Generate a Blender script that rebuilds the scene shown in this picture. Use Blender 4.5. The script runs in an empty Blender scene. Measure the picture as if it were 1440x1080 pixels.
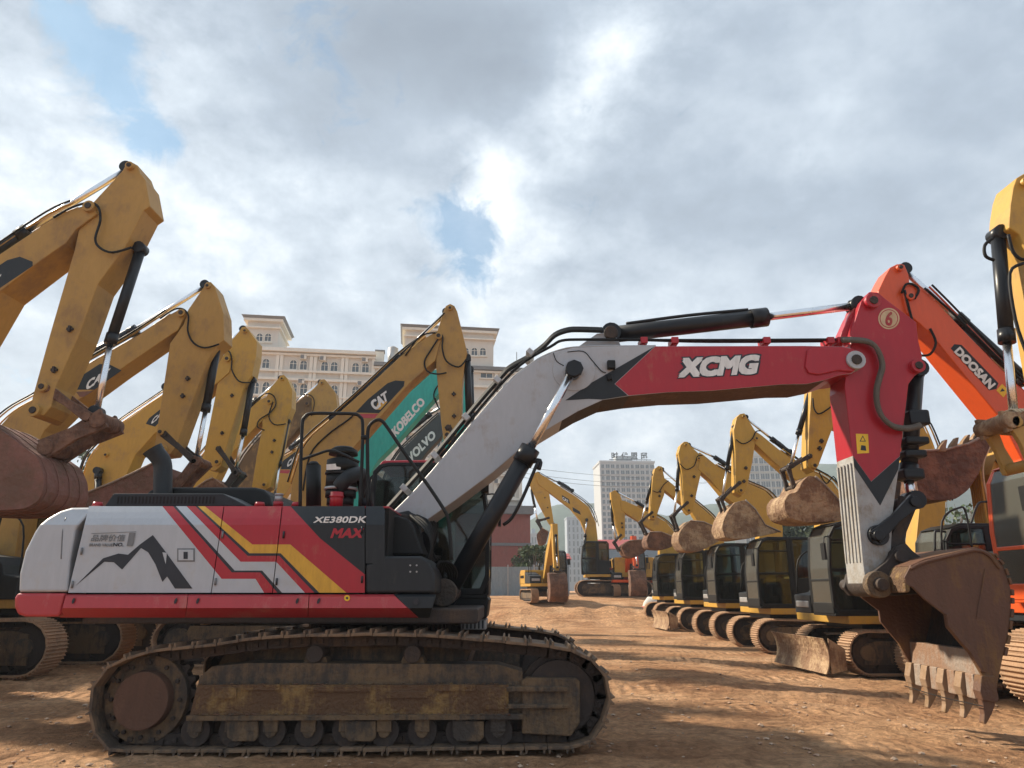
import bpy, bmesh, math, random
from mathutils import Vector, Matrix, noise
R = math.radians
random.seed(7)
S = bpy.context.scene
COL = S.collection

# ------------------------------------------------------------ camera, sky, sun
FPX = 1000.0
PITCH = math.atan(0.29)
CAMZ = 1.5
cam = bpy.data.cameras.new('camera'); camo = bpy.data.objects.new('camera', cam); COL.objects.link(camo)
cam.sensor_width = 36; cam.lens = 36 * FPX / 1440
camo.location = (0, 0, CAMZ); camo.rotation_euler = (math.pi / 2 + PITCH, 0, 0)
cam.clip_end = 6000; S.camera = camo
CP, SP = math.cos(PITCH), math.sin(PITCH)

def ray(u, v):
    x = (u - 720) / FPX; y = (540 - v) / FPX
    return Vector((x, CP - y * SP, SP + y * CP))

def at(u, v, Y):
    d = ray(u, v); t = Y / d.y
    return Vector((d.x * t, Y, CAMZ + d.z * t))

S.view_settings.view_transform = 'Standard'; S.view_settings.look = 'None'
S.view_settings.exposure = 0.72; S.view_settings.gamma = 1
try:
    S.cycles.volume_step_rate = 1; S.cycles.max_bounces = 8; S.cycles.transparent_max_bounces = 16
except Exception: pass

SUN_EL, SUN_AZ = R(36), R(-62)      # azimuth measured from +Y towards +X
sd = Vector((math.sin(SUN_AZ) * math.cos(SUN_EL), math.cos(SUN_AZ) * math.cos(SUN_EL), math.sin(SUN_EL)))
sun = bpy.data.lights.new('sun', 'SUN'); suno = bpy.data.objects.new('sun', sun); COL.objects.link(suno)
sun.energy = 5.0; sun.angle = R(3); sun.color = (1, .88, .70)
suno.rotation_euler = sd.to_track_quat('Z', 'Y').to_euler()

W = bpy.data.worlds.new('World'); S.world = W; W.use_nodes = True
nt = W.node_tree; nt.nodes.clear()
N = nt.nodes.new; LK = nt.links.new
def m_(op, a, b=None, c=None, clamp=False):
    n = N('ShaderNodeMath'); n.operation = op; n.use_clamp = clamp
    for i, x in enumerate((a, b, c)):
        if x is None: continue
        if isinstance(x, (int, float)): n.inputs[i].default_value = x
        else: LK(x, n.inputs[i])
    return n.outputs[0]
tc = N('ShaderNodeTexCoord')
wn = N('ShaderNodeTexNoise'); wn.inputs['Scale'].default_value = 5; wn.inputs['Detail'].default_value = 6; wn.inputs['Roughness'].default_value = .6
LK(tc.outputs['Generated'], wn.inputs['Vector'])
v1 = N('ShaderNodeVectorMath'); v1.operation = 'SUBTRACT'; LK(wn.outputs['Color'], v1.inputs[0]); v1.inputs[1].default_value = (.5, .5, .5)
v2 = N('ShaderNodeVectorMath'); v2.operation = 'SCALE'; LK(v1.outputs[0], v2.inputs[0]); v2.inputs['Scale'].default_value = .17
v3 = N('ShaderNodeVectorMath'); v3.operation = 'ADD'; LK(tc.outputs['Generated'], v3.inputs[0]); LK(v2.outputs[0], v3.inputs[1])
v4 = N('ShaderNodeVectorMath'); v4.operation = 'NORMALIZE'; LK(v3.outputs[0], v4.inputs[0])
DW = v4.outputs[0]
def blobs(lst):
    acc = None
    for (u, v, rad, wgt) in lst:
        d = ray(u, v).normalized()
        n = N('ShaderNodeVectorMath'); n.operation = 'DOT_PRODUCT'; LK(DW, n.inputs[0]); n.inputs[1].default_value = d
        k = 1.0 / (1 - math.cos(R(rad)))
        e = m_('EXPONENT', m_('MULTIPLY', m_('SUBTRACT', n.outputs['Value'], 1.0), k))
        e = m_('MULTIPLY', e, wgt)
        acc = e if acc is None else m_('ADD', acc, e)
    return acc
bright = blobs([(130, 260, 8, .20), (300, 330, 6, .16), (210, 60, 4, .12), (40, 120, 6, .03), (290, 60, 4, .10), (400, 300, 7, .14), (400, 120, 8, -.12),
                (600, 60, 9, -.27), (760, 130, 6, -.06), (850, 70, 3.2, .40), (800, 150, 3, .34), (715, 235, 3, .36), (700, 290, 2.4, .30), (820, 180, 2.2, .12),
                (700, 340, 3, .25), (760, 380, 5, .20), (1130, 200, 3, .08), (560, 280, 5, .03), (1050, 100, 10, -.10), (1330, 120, 9, -.13), (1020, 330, 7, -.10),
                (1300, 330, 7, -.08), (1420, 420, 6, .06), (1370, 520, 7, .20), (900, 600, 9, .14), (800, 680, 8, .12), (1100, 560, 6, .10),
                (60, 560, 8, .08), (1150, 170, 4, .06), (950, 420, 5, .05), (340, 420, 5, .06), (610, 420, 5, .10)])
cn = N('ShaderNodeTexNoise'); cn.inputs['Scale'].default_value = 3.4; cn.inputs['Detail'].default_value = 9; cn.inputs['Roughness'].default_value = .55; cn.inputs['Distortion'].default_value = .25
vs = N('ShaderNodeVectorMath'); vs.operation = 'MULTIPLY'; LK(tc.outputs['Generated'], vs.inputs[0]); vs.inputs[1].default_value = (1, 1, 1.6)
LK(vs.outputs[0], cn.inputs['Vector'])
cn2 = N('ShaderNodeTexNoise'); cn2.inputs['Scale'].default_value = 11; cn2.inputs['Detail'].default_value = 7; cn2.inputs['Roughness'].default_value = .6
LK(vs.outputs[0], cn2.inputs['Vector'])
cn3 = N('ShaderNodeTexNoise'); cn3.inputs['Scale'].default_value = 15; cn3.inputs['Detail'].default_value = 9; cn3.inputs['Roughness'].default_value = .66; cn3.inputs['Distortion'].default_value = .5
LK(tc.outputs['Generated'], cn3.inputs['Vector'])
b = m_('ADD', bright, m_('MULTIPLY', m_('SUBTRACT', cn.outputs['Fac'], .5), .75))
tex = m_('MULTIPLY', m_('ADD', bright, .30), 2.2, clamp=True)
b = m_('ADD', b, m_('MULTIPLY', m_('MULTIPLY', m_('SUBTRACT', cn2.outputs['Fac'], .5), m_('ADD', m_('MULTIPLY', tex, 1.0), .14)), .95))
b = m_('ADD', b, m_('MULTIPLY', m_('MULTIPLY', m_('SUBTRACT', cn3.outputs['Fac'], .5), tex), .45))
b = m_('MULTIPLY', m_('ADD', b, .42), .86, clamp=True)
cr = N('ShaderNodeValToRGB'); LK(b, cr.inputs[0])
el = cr.color_ramp.elements
el[0].position = 0; el[0].color = (.20, .24, .295, 1)
el[1].position = 1; el[1].color = (.84, .84, .83, 1)
for p, c in ((.25, (.29, .345, .415, 1)), (.5, (.44, .50, .565, 1)), (.75, (.66, .70, .735, 1))):
    e = el.new(p); e.color = c
hole = blobs([(85, 35, 2.4, 1.1), (135, 90, 2.3, 1.15), (205, 150, 2.0, 1.1), (240, 195, 2, .7), (650, 335, 3.0, 1.35), (665, 385, 2.2, .7), (600, 290, 2.2, .5), (420, 60, 3, .5),
              (520, 75, 3.0, .30), (60, 520, 5, .35), (500, 170, 3, .2), (1190, 60, 4, .15)])
hole = m_('SUBTRACT', m_('MULTIPLY', hole, 1.5), m_('MULTIPLY', m_('SUBTRACT', cn3.outputs['Fac'], .34), 4.2))
hole = m_('MULTIPLY', hole, 1.0, clamp=True)
hole = m_('MULTIPLY', hole, .74)
sky = N('ShaderNodeTexSky'); sky.sky_type = 'NISHITA'; sky.sun_disc = False
sky.sun_elevation = SUN_EL; sky.sun_rotation = SUN_AZ; sky.air_density = 1.0; sky.dust_density = .4
sm = N('ShaderNodeMixRGB'); sm.blend_type = 'MULTIPLY'; sm.inputs[0].default_value = 1; LK(sky.outputs[0], sm.inputs[1]); sm.inputs[2].default_value = (.066, .092, .092, 1)
mx = N('ShaderNodeMixRGB'); LK(hole, mx.inputs[0]); LK(cr.outputs[0], mx.inputs[1]); LK(sm.outputs[0], mx.inputs[2])
bg = N('ShaderNodeBackground'); LK(mx.outputs[0], bg.inputs['Color']); bg.inputs['Strength'].default_value = 1.0
wo = N('ShaderNodeOutputWorld'); LK(bg.outputs[0], wo.inputs[0])

# ------------------------------------------------------------ materials
MATS = {}
def mat(name, col, rough=.5, metal=0, dirt=0., dcol=(.30, .19, .11), scale=1.6, bump=.0, coat=0, edge=.5, spec=.5, var=.15, bscale=30):
    m = bpy.data.materials.new(name); m.use_nodes = True; t = m.node_tree
    p = t.nodes['Principled BSDF']; n = t.nodes.new; l = t.links.new
    c = n('ShaderNodeTexCoord'); oi = n('ShaderNodeObjectInfo')
    ad = n('ShaderNodeVectorMath'); ad.operation = 'MULTIPLY_ADD'
    l(oi.outputs['Random'], ad.inputs[0]); ad.inputs[1].default_value = (17, 9, 13); l(c.outputs['Object'], ad.inputs[2])
    a = n('ShaderNodeTexNoise'); a.inputs['Scale'].default_value = scale; a.inputs['Detail'].default_value = 8; a.inputs['Roughness'].default_value = .68; l(ad.outputs[0], a.inputs['Vector'])
    st = n('ShaderNodeVectorMath'); st.operation = 'MULTIPLY'; l(ad.outputs[0], st.inputs[0]); st.inputs[1].default_value = (1, 1, .22)
    b2 = n('ShaderNodeTexNoise'); b2.inputs['Scale'].default_value = scale * 9; b2.inputs['Detail'].default_value = 5; b2.inputs['Roughness'].default_value = .7; l(st.outputs[0], b2.inputs['Vector'])
    # value variation
    hv = n('ShaderNodeMapRange'); l(b2.outputs['Fac'], hv.inputs[0]); hv.inputs[1].default_value = .3; hv.inputs[2].default_value = .7
    hv.inputs[3].default_value = 1 - var; hv.inputs[4].default_value = 1 + var
    bc = n('ShaderNodeVectorMath'); bc.operation = 'SCALE'; bc.inputs[0].default_value = col[:3]; l(hv.outputs[0], bc.inputs['Scale'])
    out = bc.outputs[0]
    if dirt > 0:
        s = n('ShaderNodeMath'); s.operation = 'MULTIPLY_ADD'; l(b2.outputs['Fac'], s.inputs[0]); s.inputs[1].default_value = .45; l(a.outputs['Fac'], s.inputs[2])
        r = n('ShaderNodeMapRange'); l(s.outputs[0], r.inputs[0]); c0 = .98 - dirt * .55
        r.inputs[1].default_value = c0 - edge * .16; r.inputs[2].default_value = c0 + edge * .16
        r.inputs[3].default_value = dirt * .12; r.inputs[4].default_value = min(.92, .35 + dirt)
        mm = n('ShaderNodeMixRGB'); l(r.outputs[0], mm.inputs[0]); l(out, mm.inputs[1]); mm.inputs[2].default_value = (*dcol, 1); out = mm.outputs[0]
        rr = n('ShaderNodeMapRange'); l(r.outputs[0], rr.inputs[0]); rr.inputs[3].default_value = rough; rr.inputs[4].default_value = .9; l(rr.outputs[0], p.inputs['Roughness'])
    else:
        rr = n('ShaderNodeMapRange'); l(a.outputs['Fac'], rr.inputs[0]); rr.inputs[1].default_value = .3; rr.inputs[2].default_value = .7
        rr.inputs[3].default_value = max(.03, rough - .1); rr.inputs[4].default_value = min(1, rough + .12); l(rr.outputs[0], p.inputs['Roughness'])
    l(out, p.inputs['Base Color'])
    p.inputs['Metallic'].default_value = metal; p.inputs['Coat Weight'].default_value = coat; p.inputs['Coat Roughness'].default_value = .15
    p.inputs['Specular IOR Level'].default_value = spec
    if bump > 0:
        g = n('ShaderNodeTexNoise'); g.inputs['Scale'].default_value = bscale; g.inputs['Detail'].default_value = 6; l(c.outputs['Object'], g.inputs['Vector'])
        bp = n('ShaderNodeBump'); bp.inputs['Strength'].default_value = min(1, bump); bp.inputs['Distance'].default_value = .02 * max(1, bump); l(g.outputs['Fac'], bp.inputs['Height']); l(bp.outputs[0], p.inputs['Normal'])
    MATS[name] = m
    return m

M_red = mat('red_paint', (.38, .009, .022), .36, dirt=.17, coat=.15, var=.07, spec=.4)
M_skirt = mat('dusty_red_paint', (.42, .03, .042), .38, dirt=.22, dcol=(.42, .20, .17), coat=.2, var=.06)
M_white = mat('white_paint', (.42, .45, .485), .42, dirt=.24, dcol=(.38, .35, .31), var=.06, coat=.12)
M_boomw = mat('silver_white_paint', (.41, .43, .455), .45, dirt=.22, dcol=(.28, .22, .18), var=.05)
M_char = mat('charcoal_paint', (.020, .024, .028), .45, dirt=.06, dcol=(.08, .07, .06), spec=.3)
M_blk = mat('black_plastic', (.008, .009, .010), .5, dirt=.12, dcol=(.045, .037, .03), spec=.3)
M_ink = mat('black_decal', (.012, .014, .022), .35)
M_yel = mat('yellow_stripe', (.62, .34, .03), .38, dirt=.05)
M_wht = mat('white_lettering', (.72, .72, .70), .45)
M_grey = mat('grey_lettering', (.16, .17, .18), .45)
M_cat = mat('yellow_paint', (.42, .245, .062), .5, dirt=.32, dcol=(.24, .15, .08), var=.09, spec=.35)
M_cat2 = mat('bright_yellow_paint', (.50, .285, .045), .45, dirt=.26, dcol=(.27, .17, .085), var=.08, spec=.35)
M_catb = mat('muddy_yellow_paint', (.30, .17, .06), .7, dirt=.6, dcol=(.12, .075, .04))
M_org = mat('orange_paint', (.66, .085, .012), .38, dirt=.14, dcol=(.35, .10, .04), coat=.2, var=.06)
M_teal = mat('teal_paint', (.025, .38, .32), .42, dirt=.12, dcol=(.16, .22, .17))
M_volvo = mat('dark_grey_paint', (.05, .055, .06), .5, dirt=.15)
M_steel = mat('track_steel', (.055, .042, .033), .72, .0, dirt=.52, dcol=(.21, .135, .08), bump=.5, scale=3)
M_steel2 = mat('dusty_track_steel', (.25, .165, .105), .85, dirt=.6, dcol=(.40, .25, .15), bump=.5, scale=3)
M_frame = mat('muddy_track_frame', (.045, .037, .032), .8, dirt=.46, dcol=(.18, .115, .06), bump=1, scale=1.6)
M_ochre = mat('worn_ochre_side', (.27, .165, .055), .8, dirt=.60, dcol=(.095, .050, .028), bump=1.5, scale=2.8, edge=.5)
M_rust = mat('rusty_bucket_steel', (.105, .046, .026), .62, dirt=.36, dcol=(.20, .105, .035), bump=.4, scale=1.3)
M_rustd = mat('dark_rusty_steel', (.030, .022, .019), .7, dirt=.28, dcol=(.10, .06, .035), bump=.5)
M_mud = mat('mud_caked_steel', (.21, .105, .062), .85, dirt=.5, dcol=(.085, .045, .03), bump=3, scale=2.4, bscale=9)
M_mudl = mat('dry_mud_steel', (.42, .29, .17), .85, dirt=.5, dcol=(.17, .09, .05), bump=3, scale=2.4, bscale=9)
M_pink = mat('faded_red_primer', (.20, .085, .062), .75, dirt=.42, dcol=(.12, .07, .045), bump=2, bscale=8)
M_disc = mat('rusty_hub_steel', (.085, .042, .026), .8, dirt=.3, dcol=(.20, .11, .07), bump=.5)
M_chrome = mat('chrome_rod', (.80, .81, .83), .26, 1.0, var=.03)
M_cyl = mat('black_cylinder_paint', (.009, .010, .013), .34, dirt=.12, dcol=(.06, .05, .04), spec=.35)
M_hose = mat('black_rubber_hose', (.010, .010, .010), .6, spec=.25)
M_hoseg = mat('grey_sleeved_hose', (.13, .11, .09), .8, bump=1, bscale=80)
M_tooth = mat('worn_tooth_steel', (.30, .20, .13), .6, .3, dirt=.4, dcol=(.20, .12, .05), bump=.3)
M_lip = mat('worn_bare_lip', (.30, .25, .21), .6, .2, dirt=.4, dcol=(.24, .12, .06), bump=.5)
M_galv = mat('galvanised_metal', (.42, .42, .42), .45, .6, dirt=.2)
M_int = mat('dark_interior', (.025, .027, .026), .8)
M_seat = mat('seat_cloth', (.05, .055, .05), .9)
M_warn = mat('yellow_label', (.80, .50, .03), .5)
M_cream = mat('cream_label', (.62, .48, .30), .6, dirt=.2)
M_seal = mat('dark_gap', (.01, .01, .01), .9)

def glass(name, tint, alpha, rough=.05):
    m = bpy.data.materials.new(name); m.use_nodes = True; t = m.node_tree; t.nodes.clear(); n = t.nodes.new; l = t.links.new
    tr = n('ShaderNodeBsdfTransparent'); tr.inputs[0].default_value = (*tint, 1)
    gl = n('ShaderNodeBsdfGlossy'); gl.inputs['Roughness'].default_value = rough; gl.inputs[0].default_value = (.8, .85, .85, 1)
    df = n('ShaderNodeBsdfDiffuse'); df.inputs[0].default_value = (.16, .14, .11, 1)
    mx = n('ShaderNodeMixShader'); mx.inputs[0].default_value = alpha; l(tr.outputs[0], mx.inputs[1]); l(df.outputs[0], mx.inputs[2])
    fr = n('ShaderNodeFresnel'); fr.inputs[0].default_value = 1.5
    m2 = n('ShaderNodeMixShader'); l(fr.outputs[0], m2.inputs[0]); l(mx.outputs[0], m2.inputs[1]); l(gl.outputs[0], m2.inputs[2])
    o = n('ShaderNodeOutputMaterial'); l(m2.outputs[0], o.inputs[0]); return m
M_glass = glass('tinted_cab_glass', (.56, .61, .59), .06)
M_dusty = glass('dusty_windscreen', (.55, .60, .60), .38, .2)

# ------------------------------------------------------------ mesh builder
class MB:
    def __init__(s): s.v = []; s.f = []; s.mi = []; s.mats = []; s.sm = []
    def m(s, mt):
        if mt not in s.mats: s.mats.append(mt)
        return s.mats.index(mt)
    def add(s, vs, fs, mt, sm=False):
        b = len(s.v); s.v += [tuple(v) for v in vs]; k = s.m(mt)
        for f in fs: s.f.append([b + i for i in f]); s.mi.append(k); s.sm.append(sm)
        return s
    def box(s, x0, x1, y0, y1, z0, z1, mt, M=None):
        vs = [Vector((x, y, z)) for x in (x0, x1) for y in (y0, y1) for z in (z0, z1)]
        if M: vs = [M @ v for v in vs]
        return s.add(vs, [(0, 1, 3, 2), (4, 6, 7, 5), (0, 4, 5, 1), (2, 3, 7, 6), (0, 2, 6, 4), (1, 5, 7, 3)], mt)
    def prism(s, poly, y0, y1, mt, em=None):
        """poly in (x,z) extruded along y; em: optional {edge index: material}"""
        n = len(poly)
        vs = [(x, y0, z) for x, z in poly] + [(x, y1, z) for x, z in poly]
        s.add(vs, [list(range(n)), list(range(2 * n - 1, n - 1, -1))], mt)
        b = len(s.v) - 2 * n
        for i in range(n):
            j = (i + 1) % n; s.f.append([b + i, b + n + i, b + n + j, b + j]); s.mi.append(s.m((em or {}).get(i, mt))); s.sm.append(False)
        return s
    def prism3(s, a, b_, mt, em=None):
        """two matching 3-D polygons joined"""
        n = len(a); s.add(list(a) + list(b_), [list(range(n)), list(range(2 * n - 1, n - 1, -1))] + [[i, n + i, n + (i + 1) % n, (i + 1) % n] for i in range(n)], mt)
        return s
    def cyl(s, p0, p1, r, mt, n=16, r1=None, cap=True):
        p0 = Vector(p0); p1 = Vector(p1); d = (p1 - p0).normalized(); r1 = r if r1 is None else r1
        a = d.orthogonal().normalized(); c = d.cross(a)
        vs = []
        for p, q in ((p0, r), (p1, r1)):
            for i in range(n):
                t = 2 * math.pi * i / n; vs.append(p + (a * math.cos(t) + c * math.sin(t)) * q)
        s.add(vs, [[i, (i + 1) % n, n + (i + 1) % n, n + i] for i in range(n)], mt, True)
        if cap:
            b = len(s.v) - 2 * n; k = s.m(mt)
            s.f += [[b + i for i in range(n)][::-1], [b + n + i for i in range(n)]]; s.mi += [k, k]; s.sm += [False, False]
        return s
    def tube(s, pts, r, mt, n=8, smooth=True):
        P = [Vector(p) for p in pts]
        if smooth and len(P) > 2:
            Q = []
            for i in range(len(P) - 1):
                a = P[max(0, i - 1)]; b = P[i]; c = P[i + 1]; d = P[min(len(P) - 1, i + 2)]
                for k in range(4):
                    t = k / 4; Q.append(.5 * ((2 * b) + (c - a) * t + (2 * a - 5 * b + 4 * c - d) * t * t + (3 * b - a - 3 * c + d) * t ** 3))
            Q.append(P[-1]); P = Q
        vs = []; up = None
        for i, p in enumerate(P):
            d = (P[min(i + 1, len(P) - 1)] - P[max(i - 1, 0)]).normalized()
            if up is None: up = d.orthogonal().normalized()
            up = (up - d * up.dot(d)).normalized(); c = d.cross(up)
            for k in range(n):
                t = 2 * math.pi * k / n; vs.append(p + (up * math.cos(t) + c * math.sin(t)) * r)
        fs = [[i * n + k, i * n + (k + 1) % n, (i + 1) * n + (k + 1) % n, (i + 1) * n + k] for i in range(len(P) - 1) for k in range(n)]
        fs += [list(range(n))[::-1], [(len(P) - 1) * n + k for k in range(n)]]
        return s.add(vs, fs, mt, True)
    def build(s, name, parent=None, bevel=0, label=None, seg=2):
        me = bpy.data.meshes.new(name); me.from_pydata(s.v, [], s.f)
        for m in s.mats: me.materials.append(m)
        me.polygons.foreach_set('material_index', s.mi); me.polygons.foreach_set('use_smooth', s.sm); me.update()
        o = bpy.data.objects.new(name, me); COL.objects.link(o)
        bm = bmesh.new(); bm.from_mesh(me); bmesh.ops.recalc_face_normals(bm, faces=bm.faces); bm.to_mesh(me); bm.free()
        if parent: o.parent = parent
        if bevel:
            b = o.modifiers.new('bevel', 'BEVEL'); b.width = bevel; b.segments = seg; b.limit_method = 'ANGLE'; b.angle_limit = R(38); b.use_clamp_overlap = True
        if label: o['label'] = label
        return o

def tag(o, label=None, cat=None, group=None, kind=None):
    if label: o['label'] = label
    if cat: o['category'] = cat
    if group: o['group'] = group
    if kind: o['kind'] = kind
    return o

def empty(name, loc, rz=0, **k):
    o = bpy.data.objects.new(name, None); COL.objects.link(o); o.location = loc; o.rotation_euler = (0, 0, rz); o.empty_display_size = .5
    return tag(o, **k)

class Fr:
    """vertical working planes of one thing: x forward, y left, z up, origin on the ground"""
    def __init__(s, X, Y, Z, deg):
        s.o = Vector((X, Y, Z)); s.a = R(deg); s.f = Vector((math.cos(s.a), math.sin(s.a), 0)); s.l = Vector((-math.sin(s.a), math.cos(s.a), 0))
        s.c = 1 if s.l.y < 0 else -1      # sign of local y that faces the camera
    def px(s, u, v, w=0):
        d = ray(u, v); c = Vector((0, 0, CAMZ)) - s.o
        t = (w - c.dot(s.l)) / d.dot(s.l); p = c + d * t
        return (p.dot(s.f), p.z)
    def p3(s, u, v, w=0):
        x, z = s.px(u, v, w); return Vector((x, w, z))
    def P(s, q, w=0): return Vector((q[1], w, q[2])) if len(q) == 3 else s.p3(q[0], q[1], w)
    def poly(s, pts, w=0): return [(s.P(q, w).x, s.P(q, w).z) for q in pts]
    def L(s, x, y, z=0): return s.o + s.f * x + s.l * y + Vector((0, 0, z))

def clip(poly, a, b):
    """keep the part of a pixel polygon left of directed line a->b"""
    out = []; sd = lambda p: (b[0] - a[0]) * (p[1] - a[1]) - (b[1] - a[1]) * (p[0] - a[0])
    for i in range(len(poly)):
        p, q = poly[i], poly[(i + 1) % len(poly)]; sp, sq = sd(p), sd(q)
        if sp >= 0: out.append(p)
        if sp * sq < 0:
            t = sp / (sp - sq); out.append((p[0] + (q[0] - p[0]) * t, p[1] + (q[1] - p[1]) * t))
    return out

_tc = {}
def text_geo(s, off=.0, res=3):
    k = (s, off)
    if k in _tc: return _tc[k]
    c = bpy.data.curves.new('t', 'FONT'); c.body = s; c.offset = off; c.resolution_u = res
    o = bpy.data.objects.new('t', c); COL.objects.link(o)
    bpy.context.view_layer.update()
    me = bpy.data.meshes.new_from_object(o.evaluated_get(bpy.context.evaluated_depsgraph_get()))
    vs = [v.co.copy() for v in me.vertices]; fs = [list(p.vertices) for p in me.polygons]
    bpy.data.objects.remove(o); bpy.data.meshes.remove(me)
    x0 = min(v.x for v in vs); x1 = max(v.x for v in vs); y0 = min(v.y for v in vs); y1 = max(v.y for v in vs)
    vs = [((v.x - x0) / (x1 - x0), (v.y - y0) / (y1 - y0)) for v in vs]
    _tc[k] = (vs, fs); return _tc[k]

def text_px(mb, fr, s, quad, w, mt, off=.0, depth=None):
    """lettering whose corner points bl, br, tr, tl are given on plane w"""
    vs, fs = text_geo(s, 0); bl, br, tr, tl = [Vector(q) for q in quad]; H = (tl - bl).length; asp = H / (br - bl).length
    sh = [(0, 0)] + ([(i * off, j * off) for i in (-1, 0, 1) for j in (-1, 0, 1) if i or j] if off else [])
    for k, (dx, dy) in enumerate(sh):      # heavier lettering from a few shifted outlines
        P = []
        for a, b in vs:
            a = a * (1 - 2 * off * asp) + off * asp + dx * asp; b = b * (1 - 2 * off) + off + dy
            p = bl * (1 - a) * (1 - b) + br * a * (1 - b) + tr * a * b + tl * (1 - a) * b
            P.append(fr.p3(p.x, p.y, w + fr.c * k * .0004))
        mb.add(P, fs, mt)

def circ(cx, cz, r, n=16, a0=0, a1=360):
    return [(cx + r * math.cos(R(a0 + (a1 - a0) * i / (n if a1 - a0 >= 360 else n - 1))), cz + r * math.sin(R(a0 + (a1 - a0) * i / (n if a1 - a0 >= 360 else n - 1)))) for i in range(n)]

# ------------------------------------------------------------ ground
def sst(a, b, x): t = max(0, min(1, (x - a) / (b - a))); return t * t * (3 - 2 * t)
def gh(x, y, det=True):
    z = 1.1 * sst(33, 45, y) - .15 * sst(3, 6, x) * (1 - sst(16, 26, y))
    if det:
        n = noise.fractal(Vector((x * .55, y * .55, 3)), 1.0, 2.0, 4)
        z += .035 * n * (1 if y < 15 else .55)
        # heap pushed up in front of the far machines
        h = math.exp(-((y - 36.5) / 1.7) ** 2) * sst(-1.5, .5, x) * (1 - sst(7, 9, x)); z += h * (.42 + .25 * noise.noise(Vector((x * 1.1, y, 0))))
        h = math.exp(-((y - 33) / 1.2) ** 2) * sst(0, 2, x) * (1 - sst(5, 7, x)); z += h * (.22 + .2 * noise.noise(Vector((x * 1.4, y, 5))))
        if y < 34:   # wheel and track ruts running across the yard
            q = y + .45 * noise.noise(Vector((x * .13, 0, 1))) + .05 * x
            for c0, wd, am in ((11.7, .35, .05), (12.75, .3, .045), (17.2, .4, .05), (18.6, .4, .05), (22.4, .5, .06), (24.4, .5, .06), (6.35, .3, .03)):
                d = abs(q - c0) / wd
                if d < 2.2: z += -am * math.exp(-d * d * 1.6) + am * .5 * math.exp(-(d - 1.35) ** 2 * 8)
        if y < 18:
            z += .028 * noise.fractal(Vector((x * 3.2, y * 3.2, 9)), .8, 2.1, 4)
            k = noise.noise(Vector((x * .6, y * .6, 4))); z += max(0, k) * .05 * abs(noise.noise(Vector((x * 6, y * 6, 2))))
            for c0 in (11.7, 12.75, 6.35, 7.05):       # cleat prints left by crawler shoes
                d = abs(y + .05 * x - c0); z -= .018 * (1 if d < .22 else 0) * (1 if (x * 5.2) % 1 < .3 else 0)
    return z

def axis(lo, hi, c0, c1, st, g):
    a = []; x = c0
    while x <= c1: a.append(x); x += st
    s = st; x = c1
    while x < hi: s *= g; x += s; a.append(x)
    s = st; x = c0; L = []
    while x > lo: s *= g; x -= s; L.append(x)
    return L[::-1] + a
xs = axis(-2200, 2200, -8.5, 9.5, .085, 1.07); ys = axis(-60, 2600, 4.6, 14, .075, 1.022)
vs = [(x, y, gh(x, y)) for y in ys for x in xs]; nx = len(xs)
mg = MB()
dirt = bpy.data.materials.new('red_brown_earth'); dirt.use_nodes = True; t = dirt.node_tree; n = t.nodes.new; l = t.links.new; p = t.nodes['Principled BSDF']
c = n('ShaderNodeTexCoord'); geo = n('ShaderNodeNewGeometry')
def tn(scale, det, rough=.6, vec=None, dist=0):
    a = n('ShaderNodeTexNoise'); a.inputs['Scale'].default_value = scale; a.inputs['Detail'].default_value = det; a.inputs['Roughness'].default_value = rough; a.inputs['Distortion'].default_value = dist
    l(vec or geo.outputs['Position'], a.inputs['Vector']); return a
st = n('ShaderNodeVectorMath'); st.operation = 'MULTIPLY'; l(geo.outputs['Position'], st.inputs[0]); st.inputs[1].default_value = (.5, 1.5, 1)
n1 = tn(.5, 8, .65); n2 = tn(1.1, 6, .6, st.outputs[0], .6); n3 = tn(9, 8, .75); n4 = tn(60, 4, .7); n5 = tn(2.6, 7, .72, None, .8)
r1 = n('ShaderNodeValToRGB'); l(n1.outputs['Fac'], r1.inputs[0]); e = r1.color_ramp.elements
e[0].position = .32; e[0].color = (.44, .235, .125, 1); e[1].position = .66; e[1].color = (.72, .455, .275, 1)
k = e.new(.5); k.color = (.60, .355, .20, 1)
r2 = n('ShaderNodeValToRGB'); l(n2.outputs['Fac'], r2.inputs[0]); e = r2.color_ramp.elements; e[0].position = .36; e[0].color = (.62, .54, .48, 1); e[1].position = .56; e[1].color = (1.12, 1.08, 1.02, 1)
ml = n('ShaderNodeMixRGB'); ml.blend_type = 'MULTIPLY'; ml.inputs[0].default_value = .6; l(r1.outputs[0], ml.inputs[1]); l(r2.outputs[0], ml.inputs[2])
r3 = n('ShaderNodeMapRange'); l(n3.outputs['Fac'], r3.inputs[0]); r3.inputs[1].default_value = .3; r3.inputs[2].default_value = .7; r3.inputs[3].default_value = .55; r3.inputs[4].default_value = 1.36
m3 = n('ShaderNodeVectorMath'); m3.operation = 'SCALE'; l(ml.outputs[0], m3.inputs[0]); l(r3.outputs[0], m3.inputs['Scale'])
vo = n('ShaderNodeTexVoronoi'); vo.inputs['Scale'].default_value = 14; l(geo.outputs['Position'], vo.inputs['Vector'])
r4 = n('ShaderNodeMapRange'); l(vo.outputs['Distance'], r4.inputs[0]); r4.inputs[1].default_value = .12; r4.inputs[2].default_value = .2; r4.inputs[3].default_value = .35; r4.inputs[4].default_value = 0
r4b = n('ShaderNodeMath'); r4b.operation = 'MULTIPLY'; l(r4.outputs[0], r4b.inputs[0]); l(n3.outputs['Fac'], r4b.inputs[1])
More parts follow.
